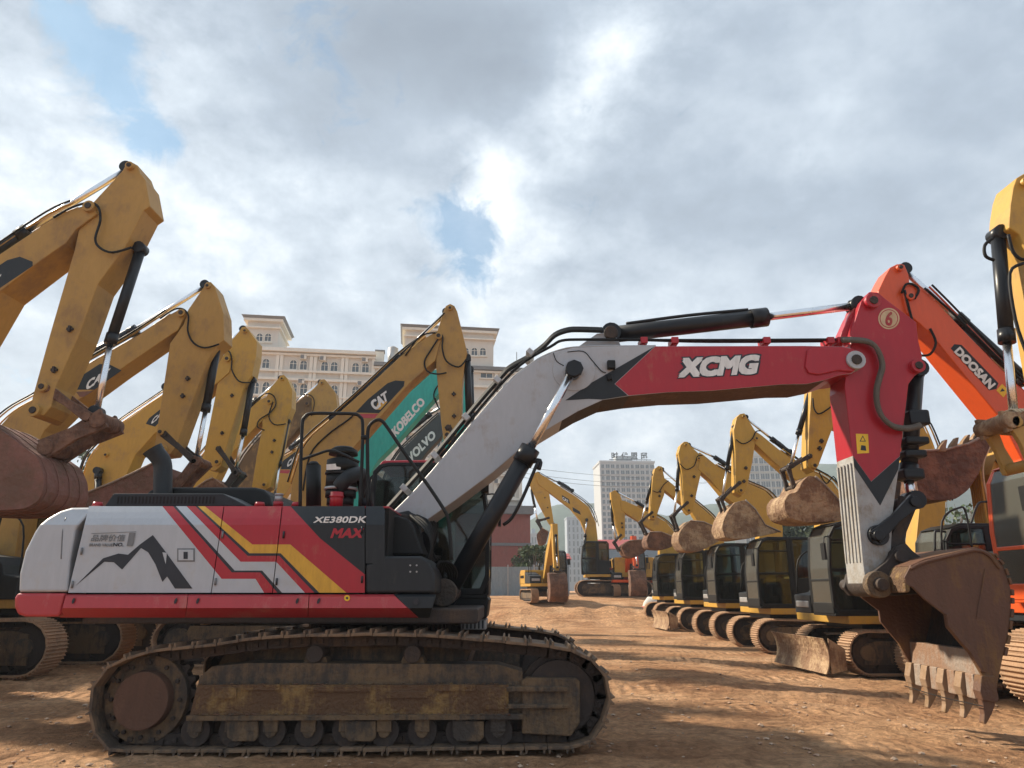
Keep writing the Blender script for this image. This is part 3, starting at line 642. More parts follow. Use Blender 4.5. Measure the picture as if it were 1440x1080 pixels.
# ------------------------------------------------------------ the large red and white excavator
M_dw = mat('scuffed_dirty_white_paint', (.36, .36, .355), .6, dirt=.42, dcol=(.24, .20, .15), bump=.4, scale=3)
def main_excavator():
    fr = Fr(-1.55, 8.95, 0, 0); c = fr.c
    root = empty('excavator', (-1.55, 8.95, 0), 0, label='large red and silver-white excavator with mountain graphic, parked side-on in the foreground', cat='excavator')
    yn = -1.6
    path_px = [(480, 893), (536, 891), (591, 893), (640, 896), (674, 899), (720, 903), (770, 908), (810, 915), (838, 930), (855, 953), (862, 979), (857, 1008), (840, 1038), (826, 1053), (800, 1056),
               (600, 1058), (400, 1060), (190, 1061), (150, 1058), (132, 1040), (124, 1012), (123, 980), (131, 955), (152, 936), (180, 925), (211, 916), (250, 911), (294, 907), (340, 900), (378, 896), (430, 893)]
    P = fr.poly(path_px, yn); zmin = min(z for x, z in P); P = [(x, z - zmin + .035) for x, z in P]; P = P[::-1]
    for s in (-1, 1):
        yc = s * 1.3
        track_mesh(P, yc - .3, yc + .3, .216, M_steel, .036, 2, M_rustd).build('track', root, .003, seg=1)
        f = MB(); up = fr.poly([(262, 1013), (272, 957), (290, 941), (340, 936), (400, 936), (700, 938), (735, 948), (735, 1010)], yn); up = [(x, z - zmin + .035) for x, z in up]
        f.prism(up, yc - .17, yc + .17, M_frame)
        # the sloped shoulder and the worn flat side with its ledge
        lo = [(x, z - zmin + .035) for x, z in fr.poly([(262, 1013), (274, 966), (715, 966), (715, 1013)], yn)]
        f.prism(lo, yc + s * .16, yc + s * .245, M_ochre)
        lg = [(x, z - zmin + .035) for x, z in fr.poly([(260, 1016), (260, 1009), (735, 1007), (735, 1014)], yn)]
        f.prism(lg, yc + s * .16, yc + s * .275, M_frame)
        for u0, u1, v0, v1 in ((336, 392, 965, 973), (610, 668, 965, 974), (300, 330, 969, 985), (430, 520, 968, 975), (540, 600, 975, 984), (676, 712, 970, 1000)): f.prism([(x, z - zmin + .035) for x, z in fr.poly([(u0, v1), (u0, v0), (u1, v0), (u1, v1)], yn)], yc + s * .244, yc + s * .262, M_ochre)
        zl = fr.px(400, 1008, yn)[1] - zmin + .035; zt_ = fr.px(400, 966, yn)[1] - zmin + .035; xa_, xb_ = fr.px(270, 1008, yn)[0], fr.px(720, 1008, yn)[0]
        for k in range(260):
            u_ = random.random(); x = xa_ + (xb_ - xa_) * u_; low = random.random() < .5
            clod(f, x, yc + s * (random.uniform(.245, .275) if low else random.uniform(.15, .235)), (zl if low else zt_) + .004, random.uniform(.006, .02), random.choice((M_ochre, M_mud, M_frame)))
        f.prism([(x, z - zmin + .035) for x, z in fr.poly([(250, 1046), (250, 1014), (735, 1014), (735, 1046)], yn)], yc - .02, yc + .02, M_rustd)
        fo = f.build('track_frame', root, .012)
        g = MB(); pl = [(x, z - zmin + .035) for x, z in fr.poly([(734, 1036), (734, 960), (742, 956), (812, 957), (817, 962), (817, 1020), (804, 1040)], yn)]
        g.prism(pl, yc + s * .10, yc + s * .21, M_frame)
        for v0, v1 in ((968, 976), (993, 1000)): g.prism([(x, z - zmin + .035) for x, z in fr.poly([(712, v1), (712, v0), (800, v0), (800, v1)], yn)], yc + s * .209, yc + s * .25, M_frame)
        g.build('idler_guard', root, .012)
        cx, cz = fr.px(192, 989, yn); cz += -zmin + .035
        w = MB(); gear(w, cx, cz, .47, yc - .05, yc + .05, 21, M_rustd, .06); w.cyl((cx, yc - s * .1, cz), (cx, yc + s * .12, cz), .40, M_frame, 32); so = w.build('sprocket', root, .006)
        h = MB(); h.cyl((cx, yc + s * .1, cz), (cx, yc + s * .23, cz), .275, M_disc, 48, .262); 
        for k in range(12): a = k * math.pi / 6; h.cyl((cx + .335 * math.cos(a), yc + s * .1, cz + .335 * math.sin(a)), (cx + .335 * math.cos(a), yc + s * .15, cz + .335 * math.sin(a)), .022, M_rustd, 6)
        h.build('hub_cover', so, .006)
        ix, iz = fr.px(789, 985, yn); iz += -zmin + .035
        w = MB(); w.cyl((ix, yc - .14, iz), (ix, yc + .14, iz), .34, M_rustd, 36); w.cyl((ix, yc - .05, iz), (ix, yc + .05, iz), .40, M_rustd, 36); w.cyl((ix, yc - .2, iz), (ix, yc + .2, iz), .12, M_frame, 20); w.build('idler_wheel', root, .006)
        for k in range(9):
            u = 268 + k * 54; x, z = fr.px(u, 1033, yn); z += -zmin + .035
            w = MB(); w.cyl((x, yc - .17, z), (x, yc + .17, z), .115, M_rustd, 22); w.cyl((x, yc - .2, z), (x, yc - .13, z), .14, M_rustd, 22); w.cyl((x, yc + .13, z), (x, yc + .2, z), .14, M_rustd, 22); w.cyl((x, yc - .23, z), (x, yc + .23, z), .055, M_frame, 12)
            w.box(x - .07, x + .07, yc + s * .20, yc + s * .24, z + .0, z + .15, M_frame)
            w.build('track_roller', root, .006)
        for u in (338, 505, 658):
            q = [(x, z - zmin + .035) for x, z in fr.poly([(u - 22, 1017), (u + 22, 1017), (u + 22, 1040), (u + 16, 1046), (u - 16, 1046), (u - 22, 1040)], yn)]
            w = MB(); w.prism(q, yc + s * .215, yc + s * .25, M_frame); w.build('roller_guard', fo, .008)
        for u in (437, 577):
            x, z = fr.px(u, 914, yn); z += -zmin + .035 - .03
            w = MB(); w.cyl((x, yc - .16, z - .03), (x, yc + .16, z - .03), .085, M_rustd, 20); w.prism([(x - .16, z - .22), (x + .16, z - .22), (x + .10, z - .06), (x - .10, z - .06)], yc - .1, yc + .1, M_frame); w.build('carrier_roller', root, .008)
        # mud caked on the shoulder
        for k in range(90):
            x = random.uniform(up[1][0], up[5][0]); y = yc + s * random.uniform(.02, .26); z = up[4][1] + random.uniform(-.03, .01) - (.14 if abs(y - yc) > .17 else 0) - .03
    cb = MB(); cb.prism([(-1.0, .55), (1.0, .55), (1.15, .95), (-1.15, .95)], -1.15, 1.15, M_frame); cb.build('carbody', root, .02)
    tt = MB(); tt.cyl((0, 0, .94), (0, 0, 1.14), .78, M_rustd, 48); gear(tt, 0, 0, .1, 0, .001, 4, M_rustd)
    for k in range(60): a = k * math.pi / 30; tt.box(-.012, .012, -.03, .0, 1.0, 1.12, M_rustd, Matrix.Rotation(a, 4, 'Z') @ Matrix.Translation((0, -.79, 0)))
    tt.build('slewing_ring', root)
    # ---- upper works, side wall at local y = -1.45
    ys = -1.45; FV = 738; lean = .13
    def wz(v): return ys + (max(0, FV - v) / 26) ** 1.15 * lean if v < FV else ys
    def s3(u, v, off=0): return fr.p3(u, v, wz(v) - off)
    def skin(mb, poly, mt, off=0., th=.02):
        top = clip(poly, (1500, FV), (-500, FV)); bot = clip(poly, (-500, FV), (1500, FV))
        # mid-height fold keeps the crown rounded
        for q, in ((bot,),):
            if len(q) > 2: mb.prism3([s3(u, v, off) for u, v in q], [s3(u, v, off) + Vector((0, th, 0)) for u, v in q], mt)
        if len(top) > 2:
            for a, b_ in ((FV, 729), (729, 720), (720, 700)):
                q = clip(clip(top, (-500, b_), (1500, b_)), (1500, a), (-500, a)) if True else top
                if len(q) > 2: mb.prism3([s3(u, v, off) for u, v in q], [s3(u, v, off) + Vector((0, th, -th * .6)) for u, v in q], mt)
    # zones that tile the doors: each a strip between two boundary lines
    z = lambda *p: [(x / 3, 560 + y / 3) for x, y in p]
    L0 = z((672, 440), (935, 762), (1078, 762), (1120, 830)); L1 = z((716, 440), (978, 735), (1098, 735), (1178, 830)); L1b = z((728, 440), (990, 727), (1106, 727), (1198, 830))
    L2 = z((772, 440), (1015, 690), (1165, 690), (1295, 830)); L3 = z((808, 440), (1045, 665), (1178, 665), (1335, 830)); L3b = z((818, 440), (1052, 654), (1184, 654), (1356, 830))
    L4 = z((845, 440), (1065, 617), (1225, 617), (1472, 830)); L5 = [(403, 706), (450, 757), (512, 807), (545, 837)]
    big = lambda l_, r_: l_ + r_[::-1]
    zones = [([(60, 700)] + L0 + [(60, 840)], M_white), (big(L0, L1), M_red), (big(L1, L1b), M_ink), (big(L1b, L2), M_white), (big(L2, L3), M_red), (big(L3, L3b), M_ink), (big(L3b, L4), M_yel),
             (big(L4, L5), M_red), (L5 + [(560, 837), (560, 706)], M_char)]
    VT = 711.8; VB = 833.5
    bounds = [((124.5, VT), (95, VB)), ((315, VT), (297, VB)), ((397, VT), (383, VB)), ((513.5, VT), (513.5, VB))]
    names = ['engine_door', 'side_door', 'side_door', 'side_door']
    def zclip(q, lb, rb):
        g = .7
        q = clip(q, (-500, VT), (1500, VT)); q = clip(q, (1500, VB), (-500, VB)) if q else q
        if q: q = clip(q, (lb[1][0] + g, lb[1][1]), (lb[0][0] + g, lb[0][1]))
        if q: q = clip(q, (rb[0][0] - g, rb[0][1]), (rb[1][0] - g, rb[1][1]))
        return q
    doors = []
    for k in range(3):
        mb = MB()
        for q, mt in zones:
            q2 = zclip(q, bounds[k], bounds[k + 1])
            if len(q2) > 2: skin(mb, q2, mt)
        doors.append(mb.build(names[k], root))
    mb = MB(); skin(mb, [(514.3, VT), (538, VT), (541, 716), (541, 792), (514.3, 792)], M_char); mb.build('front_panel', root)
    # dark core behind the doors, and the roof deck
    Zt = fr.px(250, VT, ys + lean)[1]; xr_, xl_ = fr.px(541, 780, ys)[0], fr.px(118, 780, ys)[0]
    cr_ = MB(); cr_.prism([(xl_, 1.33), (xl_, Zt - .18), (xl_ + .1, Zt - .02), (xr_, Zt - .02), (xr_, 1.33)], ys + .15, 1.3, M_seal); cr_.build('engine_bay', root)
    dk = MB(); dk.box(xl_ + .1, xr_, ys + lean + .005, -.0, Zt - .02, Zt, M_red); dk.box(xl_ + .1, xr_ - 1.1, .0, 1.3, Zt - .02, Zt, M_red); dk.build('deck', root, .004)
    lh = MB(); lh.prism3([s3(u, v, .004) for u, v in ((249, 790), (249, 771), (274, 771), (274, 790))], [s3(u, v, 0) for u, v in ((249, 790), (249, 771), (274, 771), (274, 790))], M_grey)
    lh.prism3([s3(u, v, .012) for u, v in ((251, 788), (251, 773), (272, 773), (272, 788))], [s3(u, v, 0) for u, v in ((251, 788), (251, 773), (272, 773), (272, 788))], M_white)
    lh.prism3([s3(u, v, .016) for u, v in ((258, 786), (258, 776), (264, 776), (264, 786))], [s3(u, v, .01) for u, v in ((258, 786), (258, 776), (264, 776), (264, 786))], M_ink); lh.build('door_latch', doors[0], .002)
    for k_, (u, vs_) in enumerate(((101, (775, 822)), (302, (752, 818)), (388, (752, 818)), (509, (745, 815)))):
        for v in vs_:
            uu = u + (824 - v) * (.28 if k_ == 0 else .15 if k_ < 3 else 0); hg_ = MB(); pa = s3(uu, v, .012); hg_.cyl(pa + Vector((0, 0, -.035)), pa + Vector((0, 0, .035)), .011, M_ink if k_ > 1 else M_grey, 8); hg_.build('hinge', doors[min(k_, 2)])
    # mountain graphic and lettering
    g = MB(); ft = lambda pts, mt, o=.003: g.prism3([s3(u, v, o) for u, v in z(*pts)], [s3(u, v, 0) for u, v in z(*pts)], mt)
    ft(((320, 790), (435, 675), (500, 655), (540, 660), (590, 617), (645, 577), (700, 650), (812, 803), (738, 803), (705, 752), (685, 775), (655, 700), (625, 650), (595, 632), (515, 723), (480, 692), (440, 690)), M_ink)
    ft(((685, 650), (704, 652), (699, 700)), M_white, .006)
    tx = lambda s_, q, mt, off=.0: text_px(g, fr, s_, z(*q), ys - .004, mt, off)
    tx('品牌价值', ((382, 604), (524, 604), (531, 575), (390, 575)), M_grey, .01)
    tx('BRAND VALUE', ((375, 625), (474, 625), (476, 613), (378, 613)), M_grey, .02); tx('NO.', ((476, 625), (520, 625), (523, 610), (479, 610)), M_ink, .03)
    tx('1', ((534, 624), (560, 624), (572, 568), (545, 568)), M_grey, .05)
    ft(((385, 570), (575, 562), (575, 564.5), (385, 572.5)), M_grey)
    g.build('door_graphic', doors[0])
    g = MB(); q2 = lambda *p: [(380 + x / 3, 560 + y / 3) for x, y in p]
    text_px(g, fr, 'XE380DK', q2((181, 526), (402, 526), (410, 497), (190, 500)), ys - .004, M_wht, .035)
    text_px(g, fr, 'MAX', q2((253, 590), (386, 590), (398, 548), (268, 548)), ys - .004, M_red, .05); g.build('model_lettering', doors[2])
    # skirt: dusty red sill, folds outward then tucks under
    def sill(name, poly3, mt):
        mb = MB(); mb.prism3(poly3, [p + Vector((0, .03, 0)) for p in poly3], mt); return mb
    prof_ = [(836, ys), (839, ys - .055), (855, ys - .065), (868.5, ys + .13)]
    def skirt(u0a, u0b, u1a, u1b, mt, nm):
        mb = MB()
        for k in range(3):
            (va, wa), (vb, wb) = prof_[k], prof_[k + 1]; f = lambda t: t / 32.5
            A = [fr.p3(u0a + (u0b - u0a) * f(va - 836), va, wa), fr.p3(u1a + (u1b - u1a) * f(va - 836), va, wa), fr.p3(u1a + (u1b - u1a) * f(vb - 836), vb, wb), fr.p3(u0a + (u0b - u0a) * f(vb - 836), vb, wb)]
            mb.prism3(A, [p + Vector((0, .03, 0)) for p in A], mt)
        return mb.build(nm, root)
    k1 = skirt(93, 84, 264, 260, M_skirt, 'sill_panel'); k2 = skirt(265.2, 261.2, 434, 432.5, M_skirt, 'sill_panel'); k3 = skirt(435.2, 433.7, 553, 588, M_skirt, 'sill_panel'); k4 = skirt(554, 589, 613, 604, M_char, 'sill_panel')
    for ob, us in ((k1, (103, 247)), (k2, (278, 418)), (k3, (448,))):
        for u in us: 
            mb = MB(); mb.prism3([fr.p3(u + 3.4 * math.cos(a) * .6 + 1.2 * math.sin(a), 845 - 4.2 * math.sin(a), ys - .072) for a in [i * math.pi / 5 for i in range(10)]], [fr.p3(u + 3.4 * math.cos(a) * .6 + 1.2 * math.sin(a), 845 - 4.2 * math.sin(a), ys - .05) for a in [i * math.pi / 5 for i in range(10)]], M_ink); mb.build('catch', ob)
    mb = MB(); 
    for q, mt, o in ((4.2, M_warn, .071), (1.7, M_ink, .074)): mb.prism3([fr.p3(488 + q * math.cos(a), 841 + q * math.sin(a), ys - o) for a in [i * math.pi / 8 for i in range(16)]], [fr.p3(488 + q * math.cos(a), 841 + q * math.sin(a), ys - .05) for a in [i * math.pi / 8 for i in range(16)]], mt)
    mb.build('round_sticker', k3)
    fl = MB(); fl.box(xl_, 1.2, -1.3, 1.3, 1.17, 1.32, M_rustd); fl.build('base_frame', root, .02)
    # counterweight: traced side outline, crowned at the back
    cwp = [(93, 836), (28, 833), (30, 806), (37, 775), (50, 748), (63, 729), (78, 717), (92, 712), (123.5, 711.5)]
    def cw(name, outline, mt, inset_top=True):
        P2 = [fr.px(u, v, ys) for u, v in outline]; mb = MB(); sl = []
        for y, back, ins in ((ys + .0, 0, 0), (ys + .035, -.03, 0), (ys + .16, -.10, 0), (-.95, -.20, 0), (-.5, -.27, 0), (0, -.3, 0)):
            sl.append((y, back))
        sl += [(-y, b_) for y, b_ in sl[-2::-1]]
        xm = max(p[0] for p in P2); x0 = min(p[0] for p in P2); V = []; n_ = len(P2)
        zc = fr.px(60, FV, ys)[1]
        for y, back in sl:
            for (x, zz) in P2:
                f = min(1, max(0, (xm - x) / (xm - x0))) ; yy = y
                if inset_top and zz > zc: yy = y * (1 - (zz - zc) / (Zt - zc) * lean / 1.45)
                V.append((x + back * f, yy, zz))
        cps = [[10, 11, 12, 0, 1, 2, 3, 4, 5], [5, 6, 7, 8, 9, 10]] if inset_top else [list(range(n_))]
        F = [c_ for c_ in cps] + [[(len(sl) - 1) * n_ + i for i in c_][::-1] for c_ in cps]
        for k in range(len(sl) - 1):
            for i in range(n_): j = (i + 1) % n_; F.append([k * n_ + i, (k + 1) * n_ + i, (k + 1) * n_ + j, k * n_ + j])
        mb.add(V, F, mt); return mb.build(name, root, .025, seg=3)
    cwo = cw('counterweight', [(94.5, 832.5), (28, 832.5), (29.5, 806), (37, 775), (50, 748), (56.5, 738), (63, 729), (78, 717), (92, 712), (123.2, 711.5), (110, 738), (106, 745), (98, 790)], M_white)
    cwr = cw('counterweight_base', [(92, 834), (26, 834), (22, 841), (22, 854), (26, 864), (36, 867.5), (82, 867.5), (85, 862)], M_skirt, False)
    sm_ = MB(); sm_.tube([s3(92.5, 728, .0), s3(88, 748, .0), s3(86, 786, .0)], .006, M_grey, 6); sm_.build('casting_seam', cwo)
    # charcoal tool box and boom-foot housing
    tb = MB(); tb.prism([fr.px(u, v, ys) for u, v in ((514, 834), (514, 793), (521, 792), (527, 784), (535, 782), (592, 782), (602, 789), (609, 800), (612, 815), (612, 834))], ys + .003, -.55, M_char); tbo = tb.build('tool_box', root, .03, seg=3)
    for (du, dv) in ((0, 0), (9, 0), (0, 9), (9, 9)): hb = MB(); p = fr.p3(577 + du, 795 + dv, ys); hb.cyl(p + Vector((0, .01, 0)), p + Vector((0, -.012, 0)), .009, M_galv, 8); hb.build('bolt', tbo)
    p = fr.p3(585, 846, ys - .06); hb = MB(); hb.cyl(p, p + Vector((0, -.02, 0)), .03, M_ink, 16); hb.build('lock', k4)
    bc_ = MB(); bc_.prism([fr.px(u, v, -.95) for u, v in ((535, 780), (535, 727), (560, 725), (574, 730), (582, 742), (590, 765), (596, 780))], -.95, -.42, M_blk); bc_.build('boom_foot_cover', root, .02)
    br = MB()
    for y in (-.44, .36): br.prism([fr.px(u, v, -.4) for u, v in ((545, 850), (545, 745), (556, 722), (575, 718), (590, 730), (600, 790), (635, 815), (641, 835), (632, 852), (610, 862))], y, y + .08, M_char)
    x, zz = fr.px(628, 833, -.4); br.cyl((x, -.8, zz), (x, .8, zz), .11, M_rustd, 20); br.cyl((x, -.84, zz), (x, -.7, zz), .15, M_frame, 20)
    br.cyl((fr.px(568, 735, -.4)[0], -.46, fr.px(568, 735, -.4)[1]), (fr.px(568, 735, -.4)[0], .46, fr.px(568, 735, -.4)[1]), .1, M_rustd, 16); br.build('boom_bracket', root, .015)
    # clutter between house and boom: hoses and valve block
    hz = MB()
    for k in range(9):
        y = -.9 + .13 * k; hz.tube([fr.p3(596 + 3 * k, 800 - k * 2, y), fr.p3(606, 770 + 4 * (k % 3), y), fr.p3(598 + 2 * k, 745 - 3 * (k % 4), y + .05), fr.p3(574 + k, 722, y * .3 - .1)], .02, M_hose, 7)
    for k in range(4): hz.tube([fr.p3(610 + 4 * k, 818, -.8 + .1 * k), fr.p3(618 + 3 * k, 790, -.85), fr.p3(630 + 4 * k, 805, -.7), fr.p3(634, 835, -.55)], .016, M_hose, 7)
    hz.build('hydraulic_hose_bundle', root)
    # ---- hood and things on the deck
    gr = MB(); gp = [(145, 712), (158, 693.5), (312, 693.5), (343, 709), (345, 712)]
    gr.prism([fr.px(u, v, -1.1) for u, v in gp], -1.08, -.5, M_char); gro = gr.build('air_intake_hood', root, .012)
    gs = MB()
    for k in range(28): u = 163 + k * 5.0; gs.prism([fr.px(q, v, -1.1) for q, v in ((u, 708), (u + 1.2, 698), (u + 3.6, 698), (u + 2.4, 708))], -1.084, -1.078, M_seal)
    gs.build('vent_slots', gro)
    h2 = MB(); h2.prism([fr.px(u, v, -.4) for u, v in ((198, 712), (200, 696), (207, 688), (222, 684), (355, 684), (368, 687), (376, 695), (381, 712))], -.35, .95, M_blk); h2.build('engine_hood', root, .04, seg=3)
    ex = MB(); a0 = fr.p3(229, 700, -.45); a1 = fr.p3(229, 657, -.45); ex.tube([a0, a0.lerp(a1, .5), a1, fr.p3(226, 646, -.47), fr.p3(216, 634, -.52)], .105, M_char, 22); ex.cyl(fr.p3(217.5, 636, -.515), fr.p3(214, 631, -.53), .112, M_char, 22, .12, False); ex.cyl(fr.p3(217, 635.5, -.515), fr.p3(216, 633.8, -.523), .095, M_seal, 20); ex.build('exhaust_pipe', root)
    cp = MB(); a0 = fr.p3(391, 712, -.9); 
    for r_, h0, h1, mt in ((.055, 0, .05, M_red), (.045, .05, .12, M_galv), (.05, .12, .14, M_galv)): cp.cyl(a0 + Vector((0, 0, h0)), a0 + Vector((0, 0, h1)), r_, mt, 20)
    cp.build('coolant_cap', root)
    for u in (137, 365, 417):
        cp = MB(); a0 = fr.p3(u, 712, -1.1); cp.cyl(a0, a0 + Vector((0, 0, .045)), .06, M_red, 16, .045); cp.build('lifting_eye', root)
    tk = MB(); a0 = fr.p3(441, 712, -.6); a1 = fr.p3(441, 655, -.6); tk.cyl(a0, a1, .085, M_blk, 22); tk.cyl(a1, a1 + Vector((0, 0, .05)), .085, M_blk, 22, .04); tk.build('filter_canister', root)
    ac = MB(); b0 = fr.p3(478, 712, -.85); zz = lambda v: fr.px(478, v, -.85)[1]
    for r_, va, vb, mt in ((.17, 700, 690, M_blk), (.15, 711, 700, M_blk), (.185, 690, 686, M_galv), (.175, 686, 668, M_blk), (.19, 668, 665, M_char), (.18, 665, 648, M_blk)):
        ac.cyl((b0.x, b0.y, zz(va)), (b0.x, b0.y, zz(vb)), r_, mt, 32)
    ac.cyl((b0.x, b0.y, zz(648)), (b0.x, b0.y, zz(645)), .18, M_blk, 32, .12); ac.cyl((b0.x, b0.y, zz(645)), (b0.x, b0.y, zz(640)), .07, M_blk, 20); ac.cyl((b0.x, b0.y, zz(640)), (b0.x, b0.y, zz(634)), .165, M_blk, 32, .16); ac.cyl((b0.x, b0.y, zz(634)), (b0.x, b0.y, zz(629)), .16, M_blk, 32, .10)
    ac.prism3([fr.p3(u, v, -1.045) for u, v in ((459, 661), (459, 653), (472, 652), (473, 656), (479, 657), (479, 660))], [fr.p3(u, v, -.98) for u, v in ((459, 661), (459, 653), (472, 652), (473, 656), (479, 657), (479, 660))], M_wht)
    ac.build('air_precleaner', root)
    el_ = MB(); el_.tube([fr.p3(478, 684, -1.0), fr.p3(484, 676, -1.02), fr.p3(496, 668, -.95), fr.p3(508, 668, -.8), fr.p3(514, 690, -.7), fr.p3(515, 712, -.7)], .085, M_char, 18); el_.build('intake_duct', root)
    fc = MB(); a0 = fr.p3(472.5, 713, -1.15); fc.cyl(a0, a0 + Vector((0, 0, .16)), .07, M_red, 24); fc.cyl(a0 + Vector((0, 0, .1)), a0 + Vector((0, 0, .125)), .076, M_red, 24); fc.build('fuel_cap', root)
    hr = MB()
    w1 = -1.2
    hr.tube([fr.p3(u, v, w1) for u, v in ((422, 712), (423, 650), (425, 598), (428, 587), (438, 581.5), (470, 581.5), (497, 582), (506, 586), (510, 597), (509, 650), (506, 712))], .019, M_blk, 10)
    hr.tube([fr.p3(u, v, w1) for u, v in ((425, 646), (445, 639), (464, 633.5), (480, 638), (505, 650))], .016, M_blk, 8); hr.build('handrail', root)
    hr = MB(); hr.tube([fr.p3(u, v, w1) for u, v in ((518, 712), (517, 655), (517, 612), (520, 598), (529, 591), (537, 592), (546, 603), (567, 634), (600, 680), (624, 716), (630, 730), (633, 755), (635, 788))], .02, M_blk, 10)
    hr.tube([fr.p3(u, v, w1) for u, v in ((508, 615), (512, 615), (517, 615))], .028, M_blk, 8); hr.tube([fr.p3(512, 700, w1), fr.p3(524, 668, w1), fr.p3(521, 712, w1)], .012, M_blk); hr.build('handrail', root)
    # cab on the far side
    x0 = fr.px(521, 720, .45)[0]; xf = fr.px(688, 800, .45)[0]; zr = fr.px(600, 648, .45)[1]
    cab(root, x0, xf - x0, .45, 1.45, 1.42, zr - 1.44, M_blk, M_red, split=.45, bars=False)
    fb = MB(); fb.prism([(x0, 1.2), (x0, 1.42), (xf - .02, 1.42), (xf, 1.38), (xf - .03, 1.16), (xf - .2, 1.12)], .5, 1.45, M_blk); fb.build('cab_floor', root, .02)
    stp = MB(); stp.box(xf - .36, xf - .04, .6, 1.3, 1.02, 1.14, M_galv); 
    for k in range(6): stp.box(xf - .34 + k * .05, xf - .32 + k * .05, .59, .60, 1.03, 1.13, M_char)
    stp.build('cab_step', root, .01)
    mr = MB(); mr.tube([fr.p3(676, 700, .45), fr.p3(682, 690, .4), fr.p3(681, 676, .4)], .015, M_blk); q = fr.p3(682, 680, .4); mr.box(q.x - .05, q.x + .05, q.y - .1, q.y + .1, q.z - .12, q.z + .12, M_blk); mr.build('mirror', root, .02)
    # ---- boom
    wd = .66; wn = -wd / 2
    bp_ = [(545, 737), (552, 722), (580, 694), (615, 654), (670, 588), (715, 537), (728, 525), (743, 514), (760, 503), (778, 495), (806, 488.5), (860, 487), (922, 486.5),
           (1131, 486), (1159, 486.5), (1183, 487), (1196, 489), (1207, 496), (1211, 507), (1207, 519), (1197, 526), (1180, 528), (1160, 535), (1134, 540.5),
           (1100, 541), (1000, 550), (940, 552), (885, 557), (847, 563), (812, 579), (790, 592), (760, 610), (729, 634), (694, 664), (640, 704), (575, 749), (560, 752)]
    em = {i: M_red for i in range(12, 24)}; em.update({i: M_rustd for i in range(24, 30)})
    em.update({24: M_disc, 25: M_disc, 26: M_disc, 23: M_disc, 22: M_disc})
    bo = beam(root, fr, 'boom', bp_, wd, M_boomw, em, pins=((806, 521, .13), (1201, 508, .12), (568, 737, .12)), bevel=.012)
    dd = MB(); redp = [(921.5, 487.3), (1131, 486.8), (1159, 487.3), (1183, 487.8), (1195, 490), (1206, 497), (1210, 507), (1206, 518.3), (1196, 525.3), (1180, 527.3), (1160, 534.3), (1134, 539.8), (1100, 540.3), (1000, 549.3), (940, 551.3), (884, 556), (865, 540)]
    dd.prism(fr.poly(redp, wn), wn - .004, wn + .01, M_red); dd.prism(fr.poly([(795, 563), (832, 538), (920.5, 487.3), (864, 540), (883, 556.3), (847, 562), (828, 561)], wn), wn - .0035, wn + .01, M_char)
    dd.build('boom_livery', bo)
    bs = MB(); bs.prism(fr.poly([(1131, 517), (1134, 494), (1142, 490), (1180, 489), (1197, 491), (1208, 500), (1208, 515), (1197, 524), (1178, 522), (1150, 528), (1136, 526)], wn), wn - .035, wn, M_red); bs.build('tip_boss', bo, .012)
    pl_ = MB(); x, zz = fr.px(807, 521, wn); pl_.cyl((x, wn - .012, zz), (x, wn, zz), .27, M_boomw, 40); pl_.cyl((x, wn - .1, zz), (x, wn, zz), .115, M_cyl, 8); pl_.build('cylinder_boss', bo, .004)
    lt = MB(); Q = ((951, 533), (1066, 527.5), (1072, 496.5), (957, 501.5))
    text_px(lt, fr, 'XCMG', Q, wn - .007, M_ink, .13); text_px(lt, fr, 'XCMG', ((953.5, 531.3), (1063.5, 526.1), (1069.5, 498.3), (959.5, 503.1)), wn - .012, M_wht, .075); lt.build('boom_lettering', bo)
    ed = MB(); ed.tube([fr.p3(u, v, wn + .02) for u, v in bp_[1:13]], .012, M_galv, 6); ed.build('weld_seam', bo)
    lug = MB(); lug.prism(fr.poly([(803, 489), (842, 462), (862, 460), (872, 470), (880, 488)], wn), -.15, .15, M_boomw); x, zz = fr.px(858, 471, -.1); lug.cyl((x, -.22, zz), (x, .22, zz), .09, M_rustd, 16); lug.build('cylinder_lug', bo, .01)
    bl = MB(); q = fr.p3(860, 515, wn); bl.box(q.x - .06, q.x + .04, q.y - .08, q.y, q.z - .05, q.z + .06, M_blk); q = fr.p3(857, 531, wn); bl.box(q.x - .03, q.x + .03, q.y - .05, q.y, q.z - .04, q.z + .04, M_blk); bl.build('work_lamp', bo, .01)
    wr = MB(); wr.tube([fr.p3(u, v, wn - .015) for u, v in ((778, 496), (783, 508), (795, 515), (802, 516))], .006, M_hose, 5); wr.tube([fr.p3(u, v, wn - .015) for u, v in ((798, 495), (820, 494), (832, 506), (845, 521), (852, 524))], .006, M_hose, 5); wr.build('cable', bo)
    # pipes along the boom
    pp = MB()
    for dy, o in ((-.2, 0), (-.08, 2), (.04, 4), (.16, 6)):
        pp.tube([fr.p3(u, v - o * .6, dy) for u, v in ((532, 760), (538, 728), (560, 700), (605, 650), (665, 577), (704, 532), (718, 518), (745, 503), (765, 488), (780, 473), (798, 466), (815, 465), (847, 466))], .024, M_hose, 8)
    for dy, v_ in ((-.22, 478.5), (-.12, 480.5)):
        pp.tube([fr.p3(u, v, dy) for u, v in ((620, 642), (668, 583), (712, 532), (740, 507), (775, 487), (790, 479), (820, 477.5), (900, 478), (1000, v_), (1183, v_ - 1))], .02, M_hose, 8)
    pp.build('boom_pipes', bo)
    for u, v in ((532, 724), (572, 690), (614, 645), (657, 592), (700, 541), (745, 503)):
        p = fr.p3(u, v, -.05); M = Matrix.Translation(p) @ Matrix.Rotation(R(-46), 4, 'Y'); cl = MB(); cl.box(-.035, .035, -.26, .26, -.045, .045, M_galv, M); cl.build('pipe_clamp', bo, .006)
